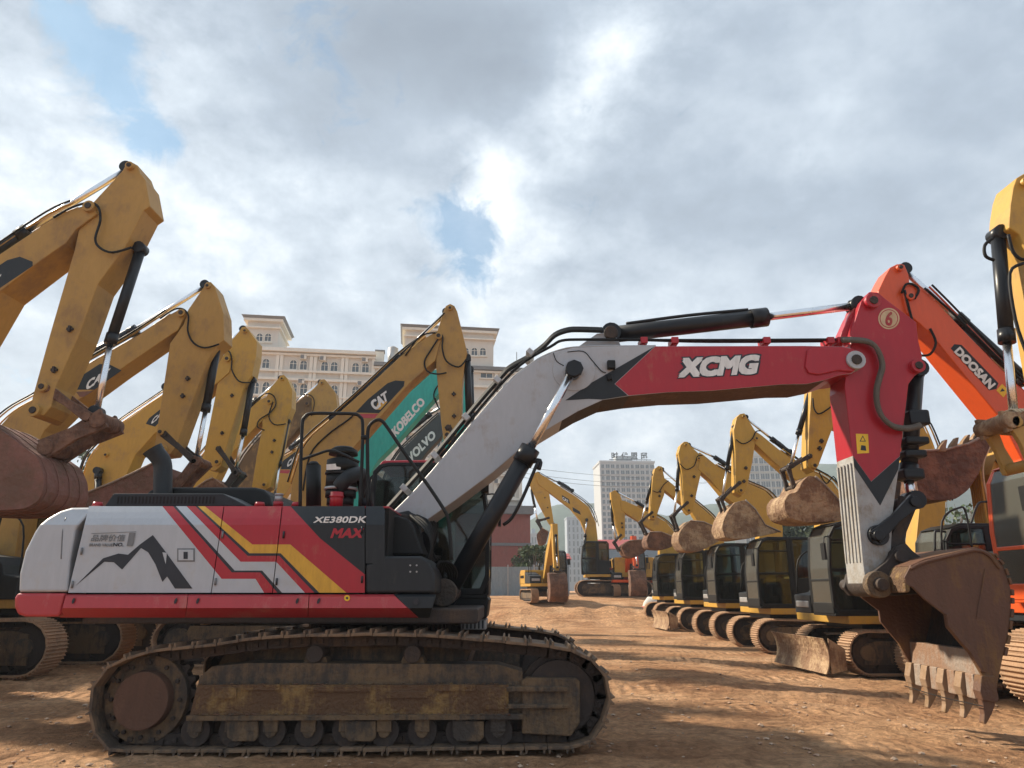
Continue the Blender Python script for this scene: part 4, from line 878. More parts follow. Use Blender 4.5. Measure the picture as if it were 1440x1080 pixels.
    for u in (904, 947, 1075, 1164, 1178): p = fr.p3(u, 481, -.17); cl = MB(); cl.box(p.x - .045, p.x + .045, -.28, -.04, p.z - .05, p.z + .035, M_red); cl.box(p.x - .02, p.x + .02, -.24, -.1, p.z - .08, p.z - .04, M_red); cl.build('pipe_bracket', bo, .006)
    # ---- stick
    sw = .46; s_n = -sw / 2
    sp_ = [(1223, 410), (1235, 411), (1247, 421), (1289, 453), (1292, 480), (1297, 500), (1297, 519), (1287, 528), (1278, 540), (1266, 640), (1256, 716), (1252, 788), (1240, 812), (1226, 816), (1217, 821), (1213, 790), (1207, 725), (1199, 641), (1188, 545), (1189, 527), (1199, 520), (1196, 490), (1197, 468), (1211, 424)]
    em = {i: M_red for i in range(24)}; em.update({9: M_red, 10: M_boomw, 11: M_dw, 12: M_rustd, 13: M_rustd, 14: M_dw, 15: M_dw, 16: M_dw})
    so = beam(root, fr, 'stick', sp_, sw, M_red, em, pins=((1225, 425, .1), (1234, 822, .14, M_rustd), (1233, 753, .12, M_cyl), (1288, 516, .09)), bevel=.012)
    dd = MB(); dd.prism(fr.poly([(1199.3, 641), (1225, 677), (1265.7, 641), (1255.7, 716), (1251.5, 788), (1239.7, 811), (1217.5, 820), (1213.3, 790), (1207.3, 725)], s_n), s_n - .003, s_n + .01, M_dw)
    dd.prism(fr.poly([(1199.5, 642), (1225, 677.5), (1265.5, 641.5), (1263, 660), (1237.5, 711), (1201, 656)], s_n), s_n - .006, s_n + .01, M_char)
    dd.prism(fr.poly([(1205.5, 638), (1203.5, 610), (1220.5, 610.5), (1222, 637)], s_n), s_n - .003, s_n + .01, M_warn); dd.prism(fr.poly([(1208.5, 621), (1213, 612.5), (1217.5, 621)], s_n), s_n - .005, s_n + .01, M_ink); dd.prism(fr.poly([(1210.3, 620), (1213, 614.5), (1215.7, 620)], s_n), s_n - .0065, s_n + .01, M_warn)
    dd.prism(fr.poly([(1210, 633), (1211, 626), (1217, 627), (1218, 634)], s_n), s_n - .005, s_n + .01, M_ink)
    dd.build('stick_livery', so)
    n6 = MB(); n6.prism3([fr.p3(1250 + 15 * math.cos(a), 448 + 15 * math.sin(a), s_n - .004) for a in [i * math.pi / 14 for i in range(28)]], [fr.p3(1250 + 15 * math.cos(a), 448 + 15 * math.sin(a), s_n) for a in [i * math.pi / 14 for i in range(28)]], M_cream)
    n6.prism3([fr.p3(1250 + 13 * math.cos(a), 448 + 13 * math.sin(a), s_n - .006) for a in [i * math.pi / 14 for i in range(28)]], [fr.p3(1250 + 13 * math.cos(a), 448 + 13 * math.sin(a), s_n) for a in [i * math.pi / 14 for i in range(28)]], M_red)
    n6.prism3([fr.p3(1250 + 11.8 * math.cos(a), 448 + 11.8 * math.sin(a), s_n - .008) for a in [i * math.pi / 14 for i in range(28)]], [fr.p3(1250 + 11.8 * math.cos(a), 448 + 11.8 * math.sin(a), s_n) for a in [i * math.pi / 14 for i in range(28)]], M_cream)
    text_px(n6, fr, '6', ((1244, 457), (1254, 459), (1257, 439), (1247, 437)), s_n - .011, M_red, .03); n6.build('number_badge', so)
    gv = MB()
    for k in range(5): y = -.19 + .09 * k; gv.prism([fr.px(u, v, s_n) for u, v in ((1199, 650), (1213, 790), (1211.5, 790), (1197.5, 650))], y, y + .028, M_dw)
    gv.build('wear_strips', so)
    # cylinders
    def cylr(a, m, b, w, rb, rr, nm): return cylinder(root, fr, a, m, b, w, rb, rr, nm)
    cylr((630, 833), (745, 632), (806, 521), -.56, .106, .052, 'boom_cylinder'); cylr((630, 833), (745, 632), (806, 521), .56, .106, .052, 'boom_cylinder')
    xx = MB(); A, B = fr.p3(722, 690, -.56), fr.p3(660, 800, -.56); xx.tube([fr.p3(757, 648, -.62), fr.p3(752, 660, -.66), fr.p3(735, 700, -.66), fr.p3(720, 728, -.62), fr.p3(708, 738, -.58)], .02, M_cyl); xx.tube([fr.p3(744, 650, -.56), fr.p3(759, 648, -.58), fr.p3(757, 660, -.6)], .03, M_cyl); xx.build('cylinder_pipe', root)
    cylr((858, 471), (1076, 446), (1204, 430), 0, .112, .055, 'stick_cylinder')
    q = MB(); q.cyl(fr.p3(1196, 431, 0), fr.p3(1222, 427, 0), .085, M_cyl, 16); q.build('rod_eye', root)
    cylr((1288, 520), (1277, 672), (1283, 704), 0, .098, .06, 'bucket_cylinder')
    ft_ = MB()
    for (u, v, a_, b_, h_) in ((1285, 590, .13, .16, .1), (1282, 622, .15, .16, .05), (1281, 640, .14, .14, .05), (1278, 668, .13, .15, .07)): p = fr.p3(u, v, 0); ft_.box(p.x - a_, p.x + a_, -b_, b_, p.z - h_, p.z + h_, M_cyl)
    ft_.build('cylinder_fittings', root, .03)
    link(root, fr, (1233, 753), (1284, 706), .085, .60, M_cyl, 'guide_link'); link(root, fr, (1284, 706), (1262, 782), .11, .34, M_rustd, 'power_link')
    hg = MB()
    for o in (0, 1): hg.tube([fr.p3(u + o * 1.5, v + o * 2.0, -.30 - .04 * o) for u, v in ((1183, 477), (1197, 477), (1218, 479), (1231, 487), (1238, 502), (1240, 515), (1236, 530), (1232, 548), (1233, 568), (1240, 585), (1253, 597), (1266, 601), (1280, 601), (1294, 597))], .03, M_hoseg, 10)
    hg.build('stick_hose', root)
    tm = MB(); tm.prism(fr.poly([(1186, 475), (1190, 462), (1200, 440), (1210, 424), (1206, 445), (1200, 470)], s_n), -.1, .1, M_red); tm.build('hose_guard', so, .01)
    # ---- bucket
    bw = 1.5; zn = bw / 2
    out = [(1275, 822), (1272, 812), (1281, 795), (1300, 786), (1347, 775), (1373, 769), (1396, 778), (1411, 797), (1421, 826), (1422, 852), (1418, 889), (1410, 926), (1403, 962), (1392, 966), (1378, 944), (1363, 918), (1347, 900), (1332, 882), (1329, 864), (1300, 842), (1284, 826)]
    P = fr.poly(out, -zn); b = MB(); n_ = len(P); t = .04
    for y0_, y1_ in ((-zn, -zn + t), (zn - t, zn)): b.prism(P, y0_, y1_, M_rust)
    # back skin from the top hinge plate round to the lip
    for i in range(2, 12):
        A, B = Vector(P[i]), Vector(P[i + 1]); d = (B - A).normalized(); nn = Vector((d.y, -d.x)); cc = Vector(P[16]); nn = nn if (cc - A).dot(nn) > 0 else -nn
        b.prism([A, B, B + nn * .04, A + nn * .04], -zn + t + .001, zn - t - .001, M_rust if i < 8 else M_rustd)
    bk = b.build('bucket', root, .006)
    wr = MB()
    for k in range(5):
        i0 = 7 + k * .9; 
    for i in range(6, 11):
        for f0 in (.1, .55):
            A = Vector(P[i]).lerp(Vector(P[i + 1]), f0); B = Vector(P[i]).lerp(Vector(P[i + 1]), f0 + .32); d = (B - A).normalized(); nn = Vector((-d.y, d.x)); nn = nn if (Vector(P[16]) - A).dot(nn) < 0 else -nn
            wr.prism([A, B, B + nn * .03, A + nn * .03], -zn - .02, -zn + .25, M_rust); wr.prism([A, B, B + nn * .03, A + nn * .03], zn - .25, zn, M_rust)
    wr.build('heel_wear_plate', bk, .006)
    rim = MB(); rim.tube([fr.p3(u, v, -zn - .005) for u, v in ((1281, 800), (1300, 791), (1347, 779), (1373, 774), (1392, 782), (1406, 800))], .022, M_rust, 6, True)
    rim.prism([fr.px(u, v, -zn) for u, v in ((1363, 918), (1347, 900), (1332, 882), (1329, 864), (1333, 862), (1338, 880), (1353, 897), (1369, 914), (1385, 946), (1378, 944))], -zn - .03, -zn, M_rust)
    rim.prism([fr.px(u, v, -zn) for u, v in ((1372, 870), (1384, 800), (1386, 800), (1375, 870))], -zn - .012, -zn, M_rust); rim.build('side_cutter', bk, .008)
    ear = MB()
    for y in (-.36, .28): ear.prism([fr.px(u, v, -.3) for u, v in ((1228, 838), (1218, 826), (1224, 806), (1243, 790), (1256, 770), (1270, 764), (1280, 775), (1300, 790), (1345, 782), (1360, 800), (1300, 834), (1250, 838))], y, y + .08, M_rustd)
    x, zz = fr.px(1234, 822, -.36); ear.cyl((x, -.42, zz), (x, -.3, zz), .15, M_frame, 26); ear.cyl((x, -.44, zz), (x, -.3, zz), .08, M_rustd, 16); ear.cyl((x, -.5, zz), (x, .5, zz), .07, M_rustd, 12)
    x2, z2 = fr.px(1266, 782, -.36); ear.cyl((x2, -.42, z2), (x2, .42, z2), .08, M_rustd, 16); ear.build('hinge_ears', bk, .01)
    tp = MB(); tp.prism([fr.px(u, v, -zn) for u, v in ((1272, 812), (1281, 795), (1281, 832), (1274, 834))], -zn + .002, zn - .002, M_ochre); 
    A0, A1 = fr.px(1275, 808, -zn), fr.px(1284, 830, -zn); tp.build('torque_tube', bk, .02)
    # lip and teeth
    lipA, lipB = Vector(fr.px(1378, 944, -zn)), Vector(fr.px(1398, 968, -zn))
    lp = MB(); base = Vector(fr.px(1388, 950, -zn)); tip = Vector(fr.px(1384, 1016, -zn)); dn = (tip - base); 
    lp.prism([fr.px(u, v, -zn) for u, v in ((1380, 915), (1392, 915), (1397, 975), (1388, 975))], -zn + t + .002, zn - t - .002, M_lip); lp.build('cutting_lip', bk, .008)
    for k in range(5):
        y = -zn + .05 + (bw - .1) * k / 4; px = lambda u, v: Vector(fr.px(u, v, -zn)); w0 = .055
        m = MB(); S1 = [px(1379, 950), px(1398, 950), px(1404, 985), px(1396, 1000), px(1388, 1017), px(1383, 1014), px(1384, 990), px(1377, 972)]
        m.prism([(q.x, q.y) for q in S1[:3]] + [(px(1398, 988).x, px(1398, 988).y), (px(1381, 985).x, px(1381, 985).y), (S1[7].x, S1[7].y)], y - w0 * 1.25, y + w0 * 1.25, M_tooth if k != 0 else M_rust)
        m.prism([(q.x, q.y) for q in (px(1379, 976), px(1400, 978), px(1400, 992), px(1396, 1004), px(1388, 1019), px(1384, 1018), px(1385, 1005), px(1383, 990))], y - w0 * .8, y + w0 * .8, M_tooth if k != 0 else M_rust)
        m.build('tooth', bk, .012)
        if k < 4:
            yy = y + (bw - .1) / 8; m = MB(); m.prism([(q.x, q.y) for q in (px(1380, 950), px(1396, 950), px(1400, 975), px(1392, 988), px(1384, 986))], yy - .075, yy + .075, M_lip); m.build('lip_shroud', bk, .012)
    wi = MB(); wi.tube([Vector((px(1383, 992).x - .04, -zn - .05, px(1383, 992).y)), Vector((px(1383, 990).x - .06, 0, px(1383, 990).y - .02)), Vector((px(1383, 990).x - .04, zn, px(1383, 990).y))], .006, M_hose, 5); wi.build('tie_wire', bk)
    return root
main_excavator()
# ------------------------------------------------------------ the parked rows
SIZES = {  # L, H, gauge, shoe, house width, front, rear, z0, hood top, cab (x0, length, height)
 'big': (4.6, .96, 2.5, .6, 2.9, 1.5, -3.1, 1.18, 2.35, (.05, 1.7, 1.95)),
 'mid': (3.6, .82, 2.0, .5, 2.45, 1.35, -2.2, .98, 2.0, (-.05, 1.68, 1.82)),
 'small': (3.0, .68, 1.65, .42, 2.1, 1.2, -1.75, .85, 1.75, (-.15, 1.5, 1.72)),
}
def digger(label, pos, deg, size, paint, group=None, boom=None, stick=None, bw_=.45, sw_=.36, stick_cyl=None, bucket_cyl=None, boom_cyl=None, bk=None, bk_mat=None,
           links=(), hoses=(), pins=(), spins=(), trk=M_steel2, key=None, blade=None, xo=0, cabmat=M_blk, cwmat=None, decals=None, tipmat=None, uc=True):
    fr = Fr(*pos, deg); root = empty('excavator', pos, R(deg), label=label, cat='excavator', group=group); c = fr.c
    L, H, g, sh, hw, xf, xr, z0, z1, (cx, cl, ch) = SIZES[size]
    undercarriage(root, L, H, g, sh, trk, M_frame, key or size, blade, .19 if size == 'big' else .16)
    tt = MB(); tt.cyl((xo, 0, H * .8), (xo, 0, z0 - .1), .55, M_rustd, 28); tt.build('slewing_ring', root)
    house(root, xf + xo, xr + xo, hw, z0, z1, paint, cwmat or paint, M_char)
    cab(root, cx + xo, cl, hw / 2 - 1.0, hw / 2 - .02, z0 + .17, ch, cabmat, cabmat if cabmat is not M_blk else None, windscreen=M_dusty)
    if boom:
        bo = beam(root, fr, 'boom', boom, bw_, paint, pins=pins, bevel=.015)
        if decals: decals(fr, bo, c * bw_ / 2)
        if all(len(z_) == 2 for z_ in boom):      # steel oil lines clipped along the top plate
            k = max(range(len(boom)), key=lambda i: boom[i][1]); T = [Vector(z_) for z_ in fr.poly(boom[2:max(5, k - 1)], 0)]; pm = MB()
            T2 = []
            for i, z_ in enumerate(T):
                d = (T[min(i + 1, len(T) - 1)] - T[max(i - 1, 0)]).normalized(); nn = Vector((-d.y, d.x)); nn = nn if nn.y > 0 or abs(nn.y) < .3 and nn.x * (T[-1].x - T[0].x) > 0 else -nn; T2.append(z_ + nn * .05)
            for y in (-.16, -.08, .08, .16): pm.tube([(z_.x, y, z_.y) for z_ in T2], .018, M_hose if abs(y) > .1 else paint, 6)
            pm.build('oil_lines', bo)
        for q in hoses:
            pxtube(bo, fr, q, c * (bw_ / 2 + .03), .02 if size == 'big' else .017, M_hose)
    if stick: so = beam(root, fr, 'stick', stick, sw_, tipmat or paint, pins=spins, bevel=.015)
    if stick and all(len(z_) == 2 for z_ in stick):
        us = sum(z_[0] for z_ in stick) / len(stick); v0_ = min(z_[1] for z_ in stick); v1_ = max(z_[1] for z_ in stick)
        for f_ in random.sample((.48, .56, .66, .74, .82), 2):
            vv = v0_ + (v1_ - v0_) * f_; xs2 = []
            for i in range(len(stick)):
                (ua, va), (ub, vb) = stick[i], stick[(i + 1) % len(stick)]
                if (va - vv) * (vb - vv) < 0: xs2.append(ua + (ub - ua) * (vv - va) / (vb - va))
            if len(xs2) >= 2:
                uu = min(xs2) * .35 + max(xs2) * .65; p_ = fr.p3(uu, vv, c * sw_ / 2); m = MB(); m.box(p_.x - .05, p_.x + .05, min(p_.y, p_.y + c * .04), max(p_.y, p_.y + c * .04), p_.z - .02, p_.z + .02, M_rustd); m.box(p_.x - .018, p_.x + .018, min(p_.y, p_.y + c * .06), max(p_.y, p_.y + c * .06), p_.z - .05, p_.z + .05, M_rustd); m.build('hose_bracket', so, .004)
    k = {'big': 1, 'mid': .72, 'small': .62}[size]
    if stick_cyl: cylinder(root, fr, *stick_cyl, 0, .10 * k, .055 * k, 'stick_cylinder')
    if bucket_cyl: cylinder(root, fr, *bucket_cyl, 0, .085 * k, .05 * k, 'bucket_cylinder')
    if boom_cyl:
        for s in (-1, 1): cylinder(root, fr, *boom_cyl, s * (bw_ / 2 + .12 * k), .085 * k, .05 * k, 'boom_cylinder')
    for (a, b, *r) in links: link(root, fr, a, b, (r[0] if r else .08) * k, .34 * k + .1, r[1] if len(r) > 1 else M_rustd)
    if bk:
        poly, mouth, wd = bk[:3]; bucket(root, fr, poly, mouth, wd, bk_mat or M_mud, bk[3] if len(bk) > 3 else None, ribs=len(bk) > 4)
    return root, fr

def patch(fr, bo, w, polys, texts=()):
    m = MB()
    for k, (q, mt) in enumerate(polys): decal(fr, m, q, w, mt, .003 + .0015 * k)
    for s_, q, mt, off in texts: text_px(m, fr, s_, q, w + fr.c * (.006 + .0015 * len(polys)), mt, off)
    m.build('boom_lettering', bo)

LG = 'yellow excavators in the left hand row'
def l1(fr, bo, w): patch(fr, bo, w, [([(-60, 425), (-40, 400), (10, 366), (28, 361), (46, 368), (46, 374), (0, 405), (-50, 440)], M_char)], [('CAT', ((-45, 428), (-2, 401), (2, 385), (-37, 409)), M_wht, .04)])
def l2(fr, bo, w): patch(fr, bo, w, [([(103, 548), (117, 527), (140, 512), (153, 512), (171, 521), (133, 548)], M_char), ([(107, 551), (131, 550), (118, 558), (112, 558)], M_pink)], [('CAT', ((120, 550), (149, 531), (156, 517), (123, 535)), M_wht, .05)])
def l3(fr, bo, w): patch(fr, bo, w, [([(205, 596), (210, 588), (225, 576), (240, 572), (228, 590), (218, 600)], M_char)], [('CAT', ((211, 598), (232, 582), (235, 574), (216, 587)), M_wht, .05)])
def l4(fr, bo, w): patch(fr, bo, w, [([(318, 612), (330, 600), (336, 601), (325, 614)], M_skirt)])
def l6(fr, bo, w): patch(fr, bo, w, [([(390, 660), (398, 648), (420, 632), (428, 634), (425, 645), (412, 660)], M_char), ([(390, 661), (411, 661), (405, 666), (392, 665)], M_skirt)], [('CAT', ((403, 658), (419, 646), (421, 637), (405, 648)), M_wht, .05)])
def l7(fr, bo, w): patch(fr, bo, w, [([(500, 580), (517, 562), (545, 539), (556, 535), (569, 536), (568, 543), (533, 581)], M_char), ([(503, 582), (532, 582), (527, 588), (508, 588)], M_skirt), ([(528, 576), (533, 562), (545, 565), (535, 576)], M_yel)], [('CAT', ((528, 578), (546, 562), (543, 549), (519, 566)), M_wht, .05)])

def stub(fr, *a): pass
digger('largest yellow excavator at the left edge, its arm peaking highest of the left row', (-10.8, 11.0, 0), 0, 'big', M_cat, LG,
       boom=[(137, 300), (126, 287), (108, 292), (75, 307), (0, 357), (-80, 415), (-150, 490), (-210, 600), (-270, 760), (-240, 800), (-210, 770), (-130, 620), (-60, 510), (0, 409), (60, 364), (92, 342), (107, 322)],
       stick=[(172, 240), (178, 229), (184, 227), (193, 232), (197, 243), (204, 252), (211, 290), (202, 296), (176, 347), (137, 400), (111, 472), (78, 544), (72, 572), (60, 585), (44, 575), (45, 560), (70, 470), (105, 350), (110, 325), (132, 283)],
       bw_=.62, sw_=.52, pins=((127, 292, .1),), spins=((184, 235, .07), (50, 578, .1), (62, 545, .08)), tipmat=M_cat,
       stick_cyl=((-60, 392), (38, 324), (180, 238)), bucket_cyl=((198, 350), (155, 482), (136, 580)), decals=l1,
       hoses=([(75, 306), (100, 292), (125, 285), (138, 291), (141, 310), (134, 335), (140, 348), (158, 355), (185, 348)],), links=(((62, 545), (120, 585), .09, M_mud), ((136, 590), (62, 628), .17, M_mud)),
       bk=([(-46, 592), (-24, 590), (-6, 600), (12, 612), (32, 628), (52, 642), (61, 665), (61, 690), (52, 706), (34, 716), (-26, 719), (-86, 716), (-106, 680), (-76, 600)], {12, 13}, 1.15, None, True), bk_mat=M_pink)
digger('yellow excavator second along the left row, black and white lettering on its boom', (-10.5, 14.9, 0), 0, 'big', M_cat, LG,
       boom=[(262, 440), (256, 433), (239, 442), (194, 472), (117, 517), (60, 555), (17, 580), (-10, 610), (-22, 660), (-35, 790), (-5, 805), (20, 790), (40, 650), (62, 606), (97, 572), (167, 521), (205, 495), (250, 464)],
       stick=[(286, 404), (290, 397), (296, 396), (302, 403), (305, 412), (314, 440), (315, 478), (303, 488), (292, 507), (247, 628), (240, 638), (224, 640), (217, 628), (239, 483), (258, 456), (264, 436)],
       bw_=.55, sw_=.5, pins=((256, 441, .09),), spins=((293, 403, .06), (230, 632, .09), (227, 608, .07)), stick_cyl=((105, 512), (192, 463), (290, 402)), bucket_cyl=((306, 484), (289, 578), (276, 645)), decals=l2,
       hoses=([(225, 448), (245, 435), (258, 435), (265, 445), (264, 465), (272, 482), (288, 489), (308, 484)],), links=(((229, 610), (272, 648)), ((275, 648), (238, 690), .13, M_mud)),
       bk=([(222, 652), (214, 652), (190, 664), (160, 678), (130, 690), (108, 699), (100, 712), (130, 722), (180, 724), (212, 718), (228, 700), (230, 668)], {0, 1, 2, 3, 4}, 1.3), bk_mat=M_pink)
digger('yellow excavator third along the left row, its curved boom showing down to the ram', (-10.75, 19.5, 0), 0, 'big', M_cat2, LG,
       boom=[(328, 505), (320, 497), (300, 507), (255, 537), (230, 555), (167, 598), (140, 625), (123, 650), (112, 690), (122, 800), (150, 812), (178, 800), (168, 690), (190, 640), (217, 610), (265, 575), (300, 543), (322, 524)],
       stick=[(336, 466), (340, 460), (345, 459), (349, 463), (361, 480), (360, 500), (354, 528), (343, 545), (322, 615), (311, 655), (303, 662), (292, 660), (286, 640), (302, 560), (307, 530), (310, 508), (324, 480)],
       bw_=.55, sw_=.48, pins=((320, 505, .09), (150, 640, .06)), spins=((345, 466, .06), (306, 650, .09)), stick_cyl=((235, 545), (312, 489), (343, 464)), bucket_cyl=((355, 534), (342, 611), (331, 662)), boom_cyl=((138, 790), (138, 666), (138, 662)), decals=l3,
       hoses=([(300, 505), (314, 495), (322, 494), (326, 505), (326, 520), (336, 536), (352, 538)], [(112, 665), (122, 640), (140, 620), (146, 605), (160, 598)]), links=(((306, 630), (330, 664)), ((331, 664), (310, 692), .13)),
       bk=([(300, 672), (290, 676), (270, 690), (256, 706), (264, 718), (290, 720), (314, 708), (316, 684)], {0, 1, 2}, 1.3), cwmat=M_cat)
digger('yellow excavator fourth along the left row, low peak under the hotel windows', (-10.9, 23.5, 0), 0, 'big', M_cat2, LG,
       boom=[(386, 563), (379, 556), (365, 562), (335, 590), (300, 622), (270, 660), (248, 700), (238, 800), (258, 812), (280, 800), (290, 700), (315, 650), (350, 610), (385, 575)],
       stick=[(391, 533), (394, 528), (399, 527), (404, 532), (411, 548), (410, 573), (403, 590), (393, 640), (380, 685), (368, 692), (354, 685), (361, 640), (369, 600), (368, 575), (380, 545)],
       bw_=.55, sw_=.5, pins=((379, 565, .09),), spins=((397, 533, .06), (372, 682, .09)), stick_cyl=((330, 588), (362, 562), (396, 533)), bucket_cyl=((404, 592), (392, 655), (386, 700)), decals=l4,
       hoses=([(350, 570), (372, 554), (384, 556), (388, 568), (380, 580), (365, 590), (362, 600), (372, 605)], [(384, 565), (378, 585), (386, 597), (402, 596)]), bk=([(370, 690), (355, 696), (335, 715), (350, 735), (385, 730), (392, 700)], {0, 1}, 1.3))
digger('grimy brown-stained excavator fifth along the left row, dark greasy boom pivot', (-10.9, 27.5, 0), 0, 'big', M_catb, LG,
       boom=[(438, 560), (430, 556), (415, 568), (375, 605), (345, 640), (318, 690), (308, 800), (325, 812), (345, 800), (352, 700), (380, 645), (412, 612), (438, 580)],
       stick=[(447, 540), (450, 534), (456, 533), (460, 537), (472, 553), (475, 577), (469, 600), (455, 680), (440, 690), (425, 680), (428, 640), (426, 600), (424, 575), (435, 553)],
       bw_=.55, sw_=.5, pins=((432, 568, .1),), spins=((453, 539, .06), (440, 682, .09)), stick_cyl=((385, 592), (410, 572), (451, 538)), bucket_cyl=((470, 592), (460, 650), (456, 690)), tipmat=M_cat,
       hoses=([(410, 572), (425, 556), (437, 556), (442, 566), (438, 585)],), bk=([(438, 690), (425, 696), (405, 712), (420, 735), (452, 730), (460, 700)], {0, 1}, 1.3))
digger('half hidden yellow excavator at the far end of the left row, boom behind the handrail', (-10.9, 31.5, 0), 0, 'big', M_cat2, LG,
       boom=[(484, 580), (478, 576), (460, 592), (422, 628), (382, 655), (366, 690), (356, 800), (375, 812), (392, 800), (398, 700), (418, 668), (445, 640), (480, 600)],
       stick=[(492, 562), (500, 556), (510, 572), (510, 595), (498, 680), (480, 680), (482, 620), (478, 590)], bw_=.55, sw_=.5, stick_cyl=((410, 630), (440, 604), (496, 564)), bucket_cyl=((508, 590), (502, 640), (498, 680)), decals=l6,
       bk=([(480, 684), (462, 696), (450, 712), (462, 735), (492, 730), (500, 700)], {0, 1}, 1.3))
digger('yellow excavator whose tall arm peaks in front of the hotel, beside the green boom', (-5.0, 16.8, 0), 0, 'big', M_cat, 'excavators standing behind the red and white one',
       boom=[(622, 470), (617, 464), (600, 474), (563, 501), (514, 547), (474, 583), (440, 612), (425, 632), (410, 680), (400, 800), (425, 815), (452, 800), (462, 700), (472, 660), (495, 632), (514, 610), (575, 540), (612, 507)],
       stick=[(624, 437), (627, 430), (633, 427), (639, 430), (643, 438), (657, 495), (653, 510), (650, 540), (649, 585), (640, 605), (632, 620), (624, 620), (620, 590), (613, 513), (615, 480), (614, 468)],
       bw_=.55, sw_=.46, pins=((617, 473, .09),), spins=((633, 434, .06), (629, 612, .09)), stick_cyl=((470, 588), (562, 502), (628, 440)), bucket_cyl=((657, 504), (660, 590), (655, 660)), decals=l7,
       hoses=([(570, 500), (590, 474), (610, 468), (622, 472), (622, 490), (628, 508), (645, 516), (656, 505)], [(617, 475), (606, 492), (597, 508), (601, 522), (615, 526), (628, 524)], [(426, 690), (436, 640), (460, 612), (490, 590), (500, 580)], [(563, 498), (610, 455), (625, 440)]),
       links=(((630, 600), (655, 660)), ((655, 660), (640, 690), .13)), bk=([(626, 630), (610, 640), (590, 670), (600, 700), (640, 705), (655, 670)], {0, 1}, 1.3))
digger('turquoise green excavator with white lettering on its boom, before the hotel', (-4.7, 21.2, 0), 0, 'big', M_teal, 'excavators standing behind the red and white one',
       boom=[(634, 519), (628, 514), (612, 520), (578, 550), (558, 567), (530, 591), (506, 614), (488, 645), (478, 690), (476, 800), (494, 812), (510, 800), (512, 712), (516, 674), (531, 648), (557, 622), (588, 586), (618, 552), (634, 530)],
       stick=[(640, 505), (646, 495), (654, 495), (661, 512), (661, 590), (650, 640), (640, 700), (628, 745), (614, 740), (620, 640), (628, 560), (632, 520)], bw_=.5, sw_=.42, pins=((634, 522, .09),),
       stick_cyl=((560, 552), (610, 510), (648, 500)), bucket_cyl=((662, 520), (664, 600), (660, 670)),
       hoses=([(520, 590), (560, 548), (600, 518), (612, 508)], [(612, 560), (618, 575), (628, 572)], [(640, 526), (618, 540), (610, 555), (615, 570)]),
       decals=lambda fr, bo, w: patch(fr, bo, w, [], [('KOBELCO', ((556, 616), (599, 566), (591, 558), (550, 604)), M_wht, .05)]), bk=([(614, 745), (590, 750), (575, 770), (590, 800), (625, 795), (635, 760)], {0, 1}, 1.3))
digger('excavator with dark grey boom and white lettering, under the green boom', (-4.6, 25.6, 0), 0, 'big', M_volvo, 'excavators standing behind the red and white one',
       boom=[(634, 584), (628, 578), (618, 583), (592, 606), (564, 633), (546, 662), (534, 700), (532, 800), (545, 808), (558, 800), (562, 715), (578, 668), (600, 636), (620, 615), (634, 598)],
       stick=[(630, 565), (640, 560), (650, 575), (650, 620), (640, 680), (630, 680), (632, 620)], bw_=.5, sw_=.42, stick_cyl=((570, 610), (605, 582), (634, 565)), bucket_cyl=((650, 590), (652, 640), (648, 690)),
       decals=lambda fr, bo, w: patch(fr, bo, w, [], [('VOLVO', ((577, 652), (614, 614), (608, 604), (571, 641)), M_wht, .05)]), bk=([(630, 684), (615, 692), (600, 712), (612, 735), (640, 730), (648, 700)], {0, 1}, 1.3))

RG = 'yellow excavators with black cabs in the right hand row'
digger('nearest black-cabbed yellow excavator of the right row, dozer blade on the ground', (8.35, 16.2, -.13), 183, 'mid', M_cat2, RG,
       boom=[(1172, 572), (1182, 566), (1240, 575), (1291, 590), (1308, 615), (1322, 660), (1330, 705), (1328, 745), (1322, 800), (1285, 800), (1290, 745), (1294, 705), (1285, 660), (1250, 625), (1180, 600)],
       stick=[(1141, 546), (1146, 539), (1155, 536), (1168, 537), (1178, 560), (1177, 585), (1168, 610), (1151, 655), (1144, 664), (1136, 657), (1138, 596)], bw_=.42, sw_=.38, spins=((1144, 655, .07), (1156, 543, .05)),
       stick_cyl=((1260, 575), (1210, 560), (1160, 543)), bucket_cyl=((1141, 546), (1123, 610), (1112, 655)), links=(((1142, 640), (1113, 656)), ((1112, 657), (1120, 684), .08)), xo=.35,
       hoses=([(1143, 560), (1145, 575), (1152, 582), (1166, 574), (1172, 568)],), bk=([(1121, 692), (1129, 676), (1137, 669), (1146, 670), (1157, 679), (1173, 696), (1186, 712), (1190, 728), (1180, 733), (1134, 735), (1112, 729), (1104, 718), (1103, 704), (1110, 694)], {3, 4, 5}, 1.0), bk_mat=M_mudl, key='midb', blade=(2.5, .66, 2.22))
